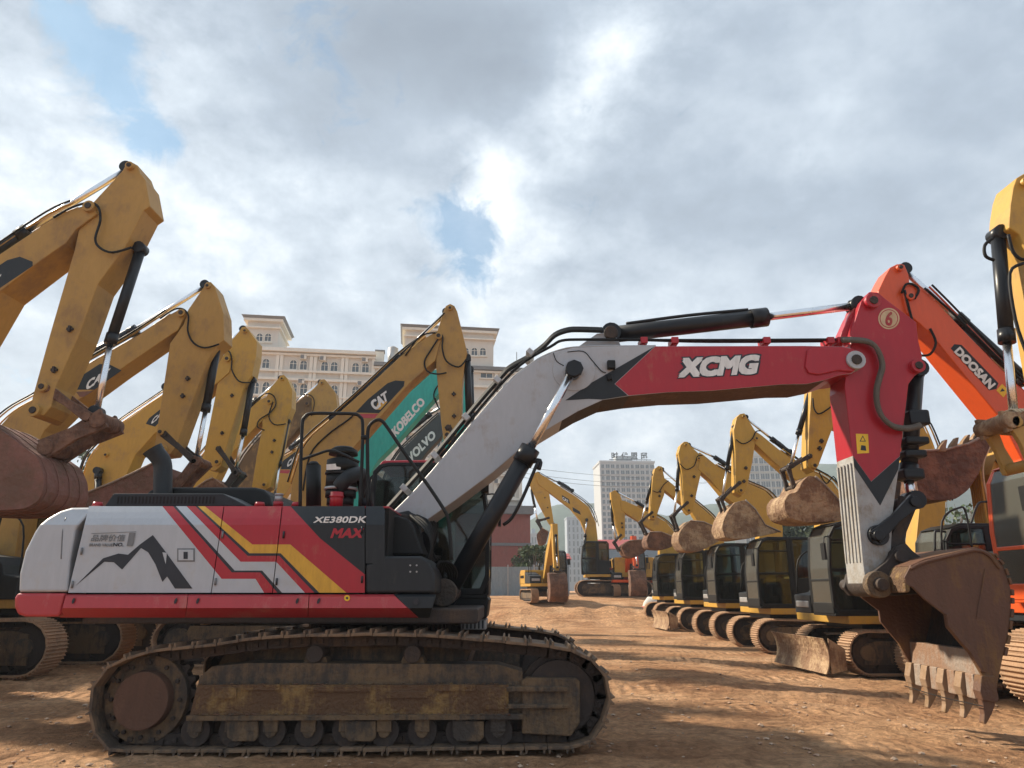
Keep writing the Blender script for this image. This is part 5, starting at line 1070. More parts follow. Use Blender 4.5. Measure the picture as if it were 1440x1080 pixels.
digger('second nearest black-cabbed yellow excavator of the right row, thick boom behind the nearest bucket', (8.2, 21.1, -.1), 182, 'mid', M_cat2, RG,
       boom=[(1062, 606), (1070, 611), (1098, 634), (1118, 648), (1134, 659), (1154, 668), (1170, 679), (1183, 698), (1190, 760), (1188, 800), (1150, 800), (1152, 760), (1155, 715), (1134, 686), (1107, 666), (1090, 651), (1062, 624)],
       stick=[(1036, 587), (1041, 582), (1047, 581), (1051, 588), (1064, 609), (1062, 623), (1058, 651), (1050, 688), (1043, 698), (1034, 692), (1034, 637), (1032, 604)], bw_=.42, sw_=.38, pins=((1063, 617, .06),), spins=((1045, 586, .045), (1041, 690, .07)),
       stick_cyl=((1110, 636), (1085, 617), (1048, 587)), bucket_cyl=((1033, 600), (1022, 660), (1016, 700)), links=(((1042, 678), (1017, 700)), ((1016, 700), (1024, 722), .08)),
       hoses=([(1035, 618), (1045, 624), (1057, 618), (1063, 607), (1070, 606)], [(1110, 640), (1140, 655), (1165, 668)], [(1152, 664), (1162, 680), (1172, 670), (1180, 684)]),
       bk=([(1034, 706), (1048, 703), (1062, 716), (1076, 738), (1098, 748), (1070, 754), (1036, 759), (1020, 756), (1015, 743), (1018, 730), (1026, 715)], {1, 2, 3}, 1.0), bk_mat=M_mudl)
digger('middle one of the five black-cabbed yellow excavators in the right row', (8.1, 24.9, -.03), 182, 'mid', M_cat2, RG,
       boom=[(984, 636), (990, 640), (1007, 654), (1032, 668), (1051, 679), (1076, 690), (1090, 704), (1098, 720), (1101, 745), (1100, 800), (1066, 800), (1068, 750), (1055, 732), (1040, 714), (1018, 698), (998, 674), (982, 660)],
       stick=[(957, 626), (962, 621), (967, 621), (973, 629), (982, 637), (985, 652), (986, 665), (979, 696), (975, 718), (969, 724), (962, 715), (959, 665), (954, 637)], bw_=.42, sw_=.38, pins=((982, 645, .06),), spins=((964, 626, .045), (968, 718, .07)),
       stick_cyl=((1030, 660), (1005, 643), (968, 626)), bucket_cyl=((955, 640), (952, 690), (948, 724)), links=(((968, 706), (949, 724)), ((948, 724), (955, 745), .08)),
       hoses=([(956, 652), (965, 660), (976, 655), (981, 642), (988, 640)], [(1010, 655), (1040, 672)]),
       bk=([(960, 742), (971, 732), (990, 734), (1008, 742), (1020, 756), (1004, 765), (984, 776), (962, 775), (954, 762), (955, 750)], {1, 2, 3}, 1.0), bk_mat=M_mudl)
digger('fourth nearest black-cabbed yellow excavator of the right row, with a far small dozer blade', (8.1, 29.6, .0), 182, 'mid', M_cat2, RG,
       boom=[(934, 672), (940, 676), (957, 690), (979, 707), (1001, 726), (1015, 745), (1024, 790), (1022, 800), (990, 800), (992, 765), (985, 740), (973, 720), (951, 702), (933, 688)],
       stick=[(921, 659), (926, 655), (931, 656), (936, 679), (934, 696), (926, 718), (922, 731), (914, 730), (916, 696), (918, 671)], bw_=.42, sw_=.38, spins=((928, 660, .05), (918, 727, .08)),
       stick_cyl=((975, 700), (960, 685), (931, 660)), bucket_cyl=((919, 668), (909, 707), (902, 733)), links=(((918, 720), (903, 733)), ((902, 733), (910, 750), .08)), hoses=([(918, 690), (926, 692), (933, 682), (940, 676)],),
       bk=([(909, 760), (914, 748), (930, 748), (945, 754), (956, 764), (935, 773), (912, 771)], {1, 2, 3}, 1.0), key='midb', blade=(2.5, .66, 2.22))
digger('farthest black-cabbed yellow excavator of the right row, before the tall tower', (8.1, 34.4, .1), 182, 'mid', M_cat2, RG,
       boom=[(872, 704), (878, 704), (896, 712), (918, 723), (937, 734), (951, 751), (957, 790), (955, 800), (927, 800), (928, 765), (921, 748), (900, 734), (874, 718)],
       stick=[(859, 692), (865, 689), (872, 696), (877, 709), (879, 723), (879, 755), (873, 760), (867, 740), (860, 707)], bw_=.42, sw_=.38, stick_cyl=((910, 716), (895, 706), (867, 692)), bucket_cyl=((859, 705), (862, 738), (866, 760)),
       links=(((874, 752), (865, 762)), ((865, 762), (872, 774), .08)), bk=([(873, 768), (885, 760), (907, 759), (913, 768), (905, 778), (890, 785), (879, 782)], {1, 2}, 1.0))

def dteeth(root, fr):
    for k in range(5):
        (u, v) = ((1322, 633), (1338, 630), (1354, 626), (1368, 620), (1381, 613))[k]; w = .45 - .2 * k
        m = MB(); m.prism(fr.poly([(u - 5, v + 3), (u - 2, v - 5), (u + 5, v - 14), (u + 8, v - 14), (u + 6, v - 4), (u + 6, v + 3)], w), w - .06, w + .06, M_tooth); m.build('tooth', root, .006)
r0, f0 = digger('yellow excavator with toothed bucket curled upwards right of the red stick', (9.0, 13.85, -.13), 181, 'small', M_cat2, 'yellow excavators standing at the right edge',
       boom=[(1290, 425), (1305, 420), (1365, 480), (1425, 550), (1445, 610), (1455, 680), (1450, 800), (1400, 800), (1400, 738), (1392, 667), (1406, 630), (1410, 598), (1362, 520), (1300, 455)],
       stick=[(1262, 420), (1275, 405), (1290, 440), (1293, 500), (1289, 600), (1284, 660), (1270, 660), (1265, 560)], bw_=.5, sw_=.36, spins=(), pins=((1407, 647, .09),),
       bk=([(1292, 637), (1300, 634), (1331, 632), (1362, 624), (1384, 612), (1394, 624), (1384, 647), (1376, 667), (1362, 689), (1344, 702), (1322, 704), (1304, 702), (1291, 693), (1287, 660)], {0, 1, 2, 3}, .95), bk_mat=M_mud,
       boom_cyl=((1432, 780), (1418, 700), (1407, 647)), xo=.1,
       hoses=([(1300, 648), (1350, 640), (1375, 610), (1385, 598), (1398, 600), (1402, 612)],))
dteeth(r0, f0)
hb = MB()
for k in range(6): hb.tube([f0.p3(u, v, .25 - .07 * k) for u, v in ((1378 - 3 * k, 662 + 4 * k), (1382 - 3 * k, 690), (1388 - 3 * k, 735), (1392 - 4 * k, 752), (1386 - 4 * k, 775))], .028, M_cat2, 8)
hb.tube([f0.p3(u, v, .28) for u, v in ((1402, 612), (1392, 628), (1383, 650), (1383, 675), (1389, 705), (1395, 745))], .02, M_cream, 6); hb.build('hose_bank', r0)
gt = MB(); gt.tube([f0.p3(u, v, .9) for u, v in ((1315, 775), (1315, 750), (1320, 747), (1358, 747), (1372, 715), (1380, 706), (1405, 707))], .02, M_char, 8); gt.build('handrail', r0)

def dz(fr, bo, w):
    patch(fr, bo, w, [([(1337, 490), (1342, 484), (1352, 485), (1404, 539), (1401, 547), (1391, 549)], M_char), ([(1401, 549), (1409, 540), (1418, 549), (1411, 559)], M_warn), ([(1406, 551), (1409, 546), (1413, 550)], M_ink)], [('DOOSAN', ((1341, 495), (1391, 548), (1401, 540), (1350, 487)), M_wht, .06)])
rd, fd = digger('bright orange excavator at the right edge, white on black lettering down its boom', (8.9, 11.3, 0), 180, 'big', M_org, None, trk=M_steel,
       boom=[(1268, 408), (1282, 398), (1300, 408), (1325, 433), (1370, 480), (1416, 527), (1450, 560), (1475, 600), (1488, 690), (1485, 800), (1446, 800), (1444, 693), (1436, 645), (1408, 590), (1332, 498), (1308, 468), (1276, 440)],
       stick=[(1235, 409), (1245, 388), (1252, 376), (1262, 371), (1272, 372), (1278, 386), (1281, 412), (1283, 450), (1284, 520), (1268, 640), (1252, 640), (1245, 520), (1236, 430)], bw_=.5, sw_=.42, spins=((1264, 378, .06),), pins=((1278, 418, .07),),
       stick_cyl=((1440, 533), (1345, 446), (1270, 380)), decals=dz, cabmat=M_org, cwmat=M_org,
       hoses=([(1268, 412), (1274, 400), (1284, 400), (1292, 408), (1286, 420)], [(1272, 408), (1280, 440), (1284, 455)], [(1294, 500), (1308, 498), (1316, 482), (1308, 462)], [(1300, 405), (1345, 445), (1400, 500), (1440, 538)]),
       bk=([(1250, 640), (1262, 640), (1268, 680), (1262, 720), (1246, 720), (1244, 680)], {0}, .8), bk_mat=M_rustd)
rr, f9 = digger('yellow excavator whose tall arm is cut by the right frame edge, chrome ram hanging', (11.6, 8.3, 0), 180, 'big', M_cat2, 'yellow excavators standing at the right edge',
       boom=[(1470, 330), (1500, 300), (1700, 420), (1800, 560), (1830, 800), (1780, 800), (1740, 600), (1660, 480), (1475, 370)],
       stick=[(1421, 290), (1425, 264), (1430, 250), (1440, 244), (1454, 242), (1470, 258), (1495, 300), (1510, 400), (1520, 560), (1500, 580), (1482, 565), (1464, 469), (1446, 360), (1434, 330), (1419, 320)], bw_=.5, sw_=.42, spins=((1440, 258, .06),),
       bucket_cyl=((1403, 330), (1416, 480), (1426, 588)), links=(((1424, 590), (1462, 585), .13, M_mudl), ((1432, 592), (1462, 650), .09, M_cat)), stick_cyl=((1650, 345), (1550, 285), (1452, 254)),
       hoses=([(1396, 335), (1385, 345), (1386, 360), (1398, 366)], [(1418, 330), (1425, 355), (1440, 365), (1450, 350)], [(1440, 370), (1420, 385), (1428, 450), (1445, 500)]),
       bk=([(1605, 650), (1630, 620), (1680, 620), (1720, 660), (1710, 730), (1650, 740), (1610, 710)], {0, 1}, 1.0))
rope = MB()
for k in range(5): 
    p = f9.p3(1418 + 5 * k, 590, 0); rope.tube([p + Vector((0, .22 * math.cos(a), .0)) + Vector((.02 * math.sin(3 * a), 0, .11 * math.sin(a))) for a in [i * math.pi / 6 for i in range(13)]], .014, M_cream, 6)
tag(rope.build('rope'), 'dirty cream rope wound round the ram pin at the right frame edge', 'rope'); bpy.data.objects['rope'].location = (11.6, 8.3, 0); bpy.data.objects['rope'].rotation_euler = (0, 0, math.pi)

# far machines across the yard
digger('tall yellow excavator across the yard, boom arched left over a small yellow one', (6.3, 46.5, 1.1), 178, 'big', M_cat2, None,
       boom=[(753, 668), (758, 665), (787, 684), (811, 699), (828, 713), (838, 735), (842, 771), (842, 800), (826, 800), (825, 771), (823, 749), (816, 732), (802, 715), (773, 693), (757, 681)],
       stick=[(745, 675), (750, 666), (756, 663), (766, 672), (772, 691), (779, 737), (775, 740), (771, 735), (756, 706), (746, 684)], bw_=.6, sw_=.5, stick_cyl=((805, 690), (785, 678), (757, 666)), bucket_cyl=((746, 682), (752, 713), (756, 732)),
       boom_cyl=((822, 775), (823, 752), (825, 731)), links=(((772, 728), (756, 732)), ((756, 732), (764, 748), .14)), bk=([(762, 742), (772, 748), (768, 764), (757, 766), (754, 752)], {0}, 1.3), xo=.2, hoses=([(758, 664), (800, 688), (832, 712), (842, 740)],),
       decals=lambda fr, bo, w: patch(fr, bo, w, [([(790, 696), (800, 702), (802, 709), (791, 703)], M_ink), ([(805, 713), (815, 719), (817, 724), (806, 719)], M_ink)], [('CAT', ((791, 702.5), (800, 708), (799, 703.5), (791, 698)), M_wht, .05)]))
def front_digger(label, pos, deg, paint, big=1.0, cabm=M_blk):
    digger(label, pos, deg, 'small', paint, 'small excavators facing the camera across the yard',
       boom=[(None, .1, 1.2), (None, .5, 1.1), (None, 1.3, 2.7), (None, 2.5, 3.8 * big), (None, 2.6, 3.5 * big), (None, 2.5, 3.3 * big), (None, 1.6, 2.3), (None, .6, 1.0)],
       stick=[(None, 2.3, 3.9 * big), (None, 2.7, 3.9 * big), (None, 2.95, 1.6), (None, 2.75, 1.6)], bw_=.34, sw_=.3, stick_cyl=((None, 1.2, 2.9), (None, 1.8, 3.5 * big), (None, 2.4, 3.9 * big)), bucket_cyl=((None, 2.85, 3.3 * big), (None, 2.95, 2.4), (None, 3.05, 1.8)),
       links=(((None, 2.85, 1.75), (None, 3.1, 1.6)),), bk=([(None, 2.7, 1.55), (None, 3.1, 1.5), (None, 3.35, .95), (None, 3.3, .35), (None, 3.0, .05), (None, 2.75, .1), (None, 2.8, .7)], {5}, .95), bk_mat=M_mud)
front_digger('small yellow excavator facing the camera across the yard, rusty bucket on the ground', (1.75, 41.5, .85), -78, M_cat2, 1.05)
front_digger('small orange excavator facing the camera between the far yellow one and the right row', (7.0, 46, 1.1), -84, M_org, .9)
front_digger('farther orange excavator with pale cab roof, mostly behind the last black cab', (9.6, 48, 1.1), -80, M_org, .9)
# ------------------------------------------------------------ town, hills, trees, small things
M_cwall = mat('cream_render', (.60, .565, .50), .85, dirt=.12, dcol=(.42, .37, .29), var=.05, scale=.25)
M_ctrim = mat('pale_stone_trim', (.72, .68, .59), .85, dirt=.12, dcol=(.45, .41, .35), var=.05, scale=.3)
M_win = mat('dark_window_glass', (.05, .065, .075), .12, spec=.8)
M_roofg = mat('grey_roof', (.17, .17, .17), .8)
M_brick = mat('brick_red_wall', (.26, .075, .055), .85, dirt=.2, dcol=(.20, .10, .08), scale=.6)
M_conc = mat('pale_tower_render', (.40, .43, .45), .85, var=.05, scale=.2)
M_conc3 = mat('pale_grey_green_panels', (.40, .44, .44), .7, var=.05, scale=.2)
M_tint = mat('bluish_tower_glass', (.085, .11, .125), .2, spec=.6)
M_conc2 = mat('blue_grey_tower_render', (.30, .35, .40), .85, var=.05, scale=.2)
M_hoard = mat('blue_grey_hoarding', (.21, .26, .29), .6, dirt=.2, dcol=(.30, .26, .22))
M_redr = mat('faded_red_roofing', (.34, .06, .06), .7, dirt=.2, dcol=(.3, .2, .17), scale=.5)
M_hill = mat('wooded_hillside', (.045, .075, .055), .95, dirt=.3, dcol=(.08, .10, .07), scale=.02, var=.3)
M_leaf = mat('green_foliage', (.055, .085, .028), .7, var=.4, scale=1)
M_leafd = mat('dark_foliage', (.030, .048, .020), .75, var=.4, scale=1)
M_twig = mat('grey_brown_twigs', (.16, .13, .11), .9)
M_pinkp = mat('pink_banner', (.62, .12, .18), .7)

def arch_window(name, parent, fr, u, v, w, h, depth=.12, arched=True, share={}):
    """window centred at pixel u,v on the facade plane, size in metres"""
    x, z = fr.px(u, v, 0); k = (w, h, arched)
    if k not in share:
        P = [(-w / 2, -h / 2), (w / 2, -h / 2)] + ([(w / 2 * math.cos(R(a)), h / 2 - w / 2 + w / 2 * math.sin(R(a))) for a in range(0, 181, 20)] if arched else [(w / 2, h / 2), (-w / 2, h / 2)])
        m = MB(); ringprism(m, P, .1, -.14, .02, M_ctrim); m.box(-.03, .03, -.08, -.03, -h / 2 + .05, h / 2 - .06, M_ctrim); m.box(-w / 2 + .08, w / 2 - .08, -.075, -.035, h * .12, h * .12 + .06, M_ctrim); m.box(-w / 2 - .12, w / 2 + .12, -.25, .02, -h / 2 - .12, -h / 2 - .001, M_ctrim)
        o = m.build(name); g = MB(); g.prism(P, -.03, .01, M_win); q = g.build('pane', o); share[k] = (o, q); o.parent = parent; o.location = (x, 0, z); return o
    o, q = share[k]; o2 = o.copy(); COL.objects.link(o2); o2.parent = parent; o2.location = (x, 0, z); q2 = q.copy(); COL.objects.link(q2); q2.parent = o2; return o2

def hotel():
    fr = Fr(at(350, 820, 95).x, 95, 1.0, 8); root = empty('hotel', fr.o, R(8), label='cream classical hotel with corner towers, cornices and paired arched windows behind the left arms', cat='building')
    X = lambda u, v=600: fr.px(u, v, 0)[0]; Z = lambda u, v: fr.px(u, v, 0)[1]
    x0, x1 = X(345, 500), X(733, 540); zt = Z(370, 490); D = 16
    w = MB(); w.box(x0, X(527, 500), 0, D, 0, zt - .4, M_cwall); w.box(X(527, 500), x1, .0, D - 1, 0, Z(560, 512) - .3, M_cwall); w.build('wall', root)
    # corner towers with flared eaves
    for (ua, ub, vt, vb, nm) in ((346, 391, 452, 492, 'tower'), (570, 694, 465, 508, 'tower')):
        a, b_ = X(ua, 480), X(ub, 480); t0, t1 = Z(ua, vb) - .5, Z(ua, vt)
        m = MB(); m.box(a, b_, -.025, 7, t0, t1, M_cwall); o = m.build(nm, root)
        m = MB(); m.box(a - .3, b_ + .3, -.5, 7.3, t1 - 1.0, t1 - .8, M_ctrim); m.box(a - .5, b_ + .5, -.65, 7.5, t1 + .001, t1 + .35, M_ctrim)
        m.prism3([(a - .5, -.65, t1 + .351), (b_ + .5, -.65, t1 + .351), (b_ + .5, 7.5, t1 + .351), (a - .5, 7.5, t1 + .351)], [(a - .8, -1.0, t1 + .7), (b_ + .8, -1.0, t1 + .7), (b_ + .8, 7.9, t1 + .7), (a - .8, 7.9, t1 + .7)], M_roofg)
        m.build('roof', o)
    tr = MB()
    for vv, ht, out in ((490, .5, .9), (496, .3, .45), (519.5, .3, .5), (531, .35, .55), (555, .25, .4), (566, .3, .5), (590, .25, .4), (601, .3, .5), (625, .25, .4), (660, .25, .4), (695, .3, .5)):
        z_ = Z(370, vv); xr_ = X(527, 500) if vv < 520 else x1; tr.box(x0 - .2, xr_ + .2, -out, -.001, z_ - ht, z_, M_ctrim)
    tr.box(X(527, 500), x1 + .4, -.8, .3, Z(560, 512) - .5, Z(560, 512) - .001, M_roofg)
    tr.box(X(527, 500), x1 + .3, -.45, -.001, Z(600, 519) - .3, Z(600, 519), M_ctrim); tr.build('cornice', root)
    for u in (348, 391.5, 397, 439, 444.5, 483, 488.5, 526, 560, 605, 650, 698, 731):
        p = MB(); z1_ = Z(370, 498) if u < 527 else Z(600, 520); a = X(u, 500); p.box(a - .22, a + .22, -.28, -.002, 7.5, z1_, M_ctrim); p.build('pilaster', root)
    cols = [(374, 0), (359, 0), (412.5, 2), (427, 2.6), (456.6, 4.4), (470, 5), (500, 6.4), (514, 7)]
    for r_ in range(6):
        for u, dv in cols:
            arch_window('window', root, fr, u, 511.6 + dv * .9 + r_ * 35, 1.12, 1.55 if r_ == 0 else 2.0)
    for r_ in range(1, 6):
        for u in (540, 553, 575, 590, 620, 634, 705, 719): arch_window('window', root, fr, u, 520 + r_ * 34, 1.12, 2.0)
    arch_window('window', root, fr, 684, 526, 1.9, 1.4, arched=False)
    for u in (365, 377, 667, 679, 655): arch_window('window', root, fr, u, 475 if u < 400 else 495, 1.05, 1.35)
    for u, v in ((428, 503), (455, 505), (514, 507), (425, 537), (508, 540), (699, 677)):
        a, z_ = fr.px(u, v, 0); m = MB(); m.box(a - .5, a + .35, -.55, -.05, z_ - .35, z_ + .3, M_ctrim); m.box(a - .45, a + .05, -.57, -.551, z_ - .3, z_ + .25, M_roofg); m.build('air_conditioner', root)
    m = MB(); a = X(534, 490); m.box(a - .6, a + .6, 1, 2.2, zt - 1, Z(534, 491), M_ctrim); m.box(a - .7, a + .7, .9, 2.3, Z(534, 491) + .001, Z(534, 489), M_roofg); m.build('chimney', root)
    m = MB(); a = X(552, 490); z_ = Z(552, 491); m.cyl((a, 3, zt - 1), (a, 3, z_ + 1.1), .75, M_galv, 18); m.cyl((a, 3, z_ + 1.1), (a, 3, z_ + 1.4), .75, M_galv, 18, .3); m.build('water_tank', root)
    m = MB(); m.tube([(X(728, 500), 1, Z(728, 505)), (X(728, 500), 1, Z(728, 492))], .05, M_roofg, 6); m.build('aerial', root)
    # brick podium with grey cornice
    m = MB(); m.box(X(640, 740), X(733, 740) + .6, -4, -.6, 0, Z(700, 727), M_brick); o = m.build('podium', root)
    m = MB(); m.box(X(640, 740) - .3, X(733, 740) + 1.0, -4.6, -.6, Z(700, 727) + .001, Z(700, 716), M_roofg); m.box(X(640, 740), X(733, 740) + .7, -4.15, -4.001, Z(700, 770), Z(700, 766), M_roofg); m.build('coping', o)
hotel()

def block(label, u0, u1, v0, Y, deg, depth, mw, nx_, nz_, zbase, ww=.72, hh=.62, part_max=100, cap=None, balc=False):
    a = at(u0, 800, Y); fr = Fr(a.x, Y, zbase, deg); root = empty('apartment_block', fr.o, R(deg), label=label, cat='building')
    x1, _ = fr.px(u1, 760, 0); _, z1 = fr.px((u0 + u1) / 2, v0, 0); D = depth
    m = MB(); m.box(0, x1, 0, D, 0, z1, mw); m.box(-.3, x1 + .3, -.3, D, z1 + .001, z1 + .9, mw); wo_ = m.build('wall', root)
    m = MB(); m.box(x1 * .32, x1 * .62, 3, 9, z1 + .9, z1 + 3.6, mw); m.build('roof_hut', root)
    dz_ = (z1 - 6) / nz_; dx = x1 / nx_; proto = None; rest = MB(); n_ = 0
    for r_ in range(nz_):
        for k in range(nx_):
            w = dx * ww * (1 if k % 3 else .7); x = dx * (k + .5); z_ = z1 - dz_ * (r_ + .62)
            if n_ < part_max:
                if proto is None:
                    p = MB(); p.box(-.5, .5, -.12, -.002, -.5, .5, M_tint); p.box(-.03, .03, -.16, -.121, -.5, .5, mw); p.box(-.55, .55, -.5, -.001, -.62, -.501, mw); proto = p.build('window', root); q = proto
                else: q = proto.copy(); COL.objects.link(q); q.parent = root
                q.location = (x, 0, z_); q.scale = (w, 1, dz_ * hh)
            else: rest.box(x - w / 2, x + w / 2, -.12, -.002, z_ - dz_ * hh / 2, z_ + dz_ * hh / 2, M_tint); rest.box(x - w / 2, x + w / 2, -.5, -.001, z_ - dz_ * hh / 2 - .3, z_ - dz_ * hh / 2 - .01, mw)
            n_ += 1
    if rest.v: tag(rest.build('window_grid', root), kind='stuff')
    for k in range(0, nx_ + 1, 2): 
        p = MB(); p.box(dx * k - .25, dx * k + .25, -.35, -.002, 1, z1 - .2, mw); p.build('pier', root)
    return fr, root, x1, z1
frb, rb, bx1, bz1 = block('tall pale apartment tower with big rooftop characters, behind the farthest arms', 849, 926, 651, 300, 3, 18, M_conc, 11, 19, 0)
sgn = MB(); zb = bz1 + 1.6
for i, ch in enumerate('时代盟邸'):
    vs_, fs_ = text_geo(ch, .03); cx_ = 5.0 + i * 4.2
    sgn.add([(cx_ + a * 2.9, -.1, zb + b_ * 3.0) for a, b_ in vs_], fs_, M_char)
    sgn.box(cx_ + .2, cx_ + .3, -.05, .05, bz1 + .9, zb + .4, M_char); sgn.box(cx_ + 2.4, cx_ + 2.5, -.05, .05, bz1 + .9, zb + .4, M_char)
sgn.box(4, 22, -.05, .05, bz1 + 1.2, bz1 + 1.5, M_char); sgn.build('rooftop_characters', rb)
block('grey glass-fronted tower seen between the second and first right-row sticks', 1052, 1114, 641, 280, -6, 20, M_conc3, 9, 15, 0, .84, .70)
block('low bluish apartment slab left of the tall tower at the foot of the hills', 799, 850, 729, 420, 2, 14, M_conc2, 9, 9, 0, .4, .7)
block('slim bluish block rising just left of the tall tower', 838, 852, 716, 430, 0, 12, M_conc2, 3, 10, 0, .4, .7)
block('small distant block between the green hoarding and the tall yellow boom', 742, 760, 752, 400, 0, 12, M_conc2, 4, 5, 0, .4, .7)
block('distant white block low behind the third arm of the right row', 985, 1012, 735, 380, 0, 12, M_conc, 5, 6, 0, .4, .6)

def shed(label, u0, u1, v0, v1, Y, rm, wm):
    a, b_ = at(u0, v1, Y), at(u1, v1, Y); t = at(u0, v0, Y).z; root = empty('shed', (a.x, Y, 1), 0, label=label, cat='building'); L_ = b_.x - a.x; h = a.z - 1
    m = MB(); m.box(0, L_, 0, 10, 0, h, wm); m.build('wall', root); m = MB(); m.prism3([(-.4, -.6, h + .01), (-.4, 10.5, h + .01), (-.4, 5, t - 1)], [(L_ + .4, -.6, h + .01), (L_ + .4, 10.5, h + .01), (L_ + .4, 5, t - 1)], rm); m.build('roof', root)
    for k in range(int(L_ / 3)):
        m = MB(); m.box(1 + k * 3, 2.4 + k * 3, -.08, -.002, h * .35, h * .75, M_win); m.build('window', root)
shed('long low building with faded red roof under the tall tower', 838, 912, 756, 772, 120, M_redr, M_conc)
shed('low shed with red roof strip left of the yellow arched boom', 742, 800, 776, 787, 110, M_redr, M_conc2)
shed('white walled low building behind the orange excavators', 850, 1000, 770, 786, 85, M_roofg, M_ctrim)

def hoarding():
    a = at(640, 824, 56); b_ = at(800, 824, 56); root = empty('hoarding', (a.x, 56, 1.1), 0, label='blue-grey corrugated site hoarding beside the brick podium', cat='fence'); L_ = b_.x - a.x; h = at(700, 797, 56).z - 1.1
    m = MB(); n_ = int(L_ / .25); P = []
    for i in range(n_ + 1): P.append((i * L_ / n_, .04 if i % 2 else 0))
    m.prism3([(x, y, 0) for x, y in P] + [(x, y + .02, 0) for x, y in P[::-1]], [(x, y, h) for x, y in P] + [(x, y + .02, h) for x, y in P[::-1]], M_hoard); m.build('panel', root)
    for k in range(int(L_ / 2) + 1): m = MB(); m.box(k * 2 - .04, k * 2 + .04, -.06, -.005, 0, h + .15, M_galv); m.build('post', root)
hoarding()

# trees: trunk with limbs, crown of many small leaf faces in clumps
def tree(name, label, x, y, z, h, r, ml, dens=900, leaf=.16, group=None, bare=False, sq=1.0):
    rnd = random.Random(hash((round(x * 10), round(y * 10))) % 9999); root = empty(name, (x, y, z), 0, label=label, cat='tree', group=group)
    t = MB(); top = Vector((rnd.uniform(-.2, .2), 0, h * .55)); t.tube([(0, 0, -.2), (.05, .03, h * .25), top], .03 * h ** .8 + .04, M_twig, 7); ends = []
    for k in range(9):
        a = rnd.uniform(0, 6.28); e = Vector((math.cos(a) * r * rnd.uniform(.4, .9), math.sin(a) * r * rnd.uniform(.4, .9), h * rnd.uniform(.55, .98) * sq)); s_ = Vector((0, 0, h * rnd.uniform(.25, .5))); t.tube([s_, s_.lerp(e, .5) + Vector((0, 0, .2)), e], .012 * h ** .7 + .012, M_twig, 5); ends.append(e); 
        if bare:
            for q in range(7): e2 = e + Vector((rnd.uniform(-1, 1), rnd.uniform(-1, 1), rnd.uniform(-.3, 1))) * r * .45; t.tube([s_.lerp(e, rnd.uniform(.4, .9)), e2], .012, M_twig, 4, False)
    t.build('trunk', root); c_ = MB(); cl = ends + [Vector((rnd.uniform(-.5, .5) * r, rnd.uniform(-.5, .5) * r, h * rnd.uniform(.5, .9) * sq)) for _ in range(6)]
    V = []; F = []
    for i in range(dens):
        q = rnd.choice(cl); rr_ = r * rnd.uniform(.2, .42); d = Vector((rnd.gauss(0, 1), rnd.gauss(0, 1), rnd.gauss(0, .8))).normalized() * rr_ * rnd.random() ** .4; p = q + d
        a = Vector((rnd.gauss(0, 1), rnd.gauss(0, 1), rnd.gauss(0, 1))).normalized(); b_ = a.orthogonal().normalized(); s_ = leaf * rnd.uniform(.6, 1.4); c2 = a.cross(b_)
        n0 = len(V); V += [p + b_ * s_, p + c2 * s_ * .6, p - b_ * s_, p - c2 * s_ * .6]; F.append((n0, n0 + 1, n0 + 2, n0 + 3))
    c_.add(V, F, ml); c_.build('crown', root)
def tree_px(lbl, u, vb, vt, Y, r, ml, **k):
    b_ = at(u, vb, Y); t_ = at(u, vt, Y); z0 = 1.0 if Y > 44 else 0; tree(k.pop('name', 'broadleaf_tree'), lbl, b_.x, Y, z0, t_.z - z0, r, ml, **k)
tree_px('grey-green tree glimpsed between the left bucket and the third boom', 122, 800, 630, 60, 2.6, M_leaf, dens=1800, leaf=.2)
tree_px('grey-green tree below the second boom, right of the chimney-like exhaust', 150, 800, 668, 62, 2.6, M_leaf, dens=1500, leaf=.2)
tree_px('dark dense tree behind the cab of the first right-row machine', 1168, 800, 726, 60, 3.4, M_leafd, dens=2600, leaf=.24)
tree_px('dark dense tree left of that, above the second black cab', 1128, 800, 735, 62, 3.2, M_leafd, dens=2400, leaf=.24)
tree_px('low dark tree above the third black cab, before the grey tower', 1100, 800, 742, 66, 2.6, M_leafd, dens=1800, leaf=.24)
tree_px('leafless grey tree between the curled bucket and the hose bank', 1348, 800, 700, 40, 2.2, M_leaf, dens=260, leaf=.14, bare=True, name='bare_tree')
tree_px('leafless grey tree left of the hose bank, standing lower', 1328, 800, 722, 42, 1.9, M_leaf, dens=300, leaf=.14, bare=True, name='bare_tree')
tree_px('green bush beside the small yellow excavator across the yard', 752, 800, 768, 58, 1.3, M_leaf, dens=1200, leaf=.14, name='bush')
tree_px('leafy tree at the end of the hoarding, left of the distant block', 742, 800, 772, 75, 1.5, M_leaf, dens=1200, leaf=.2)

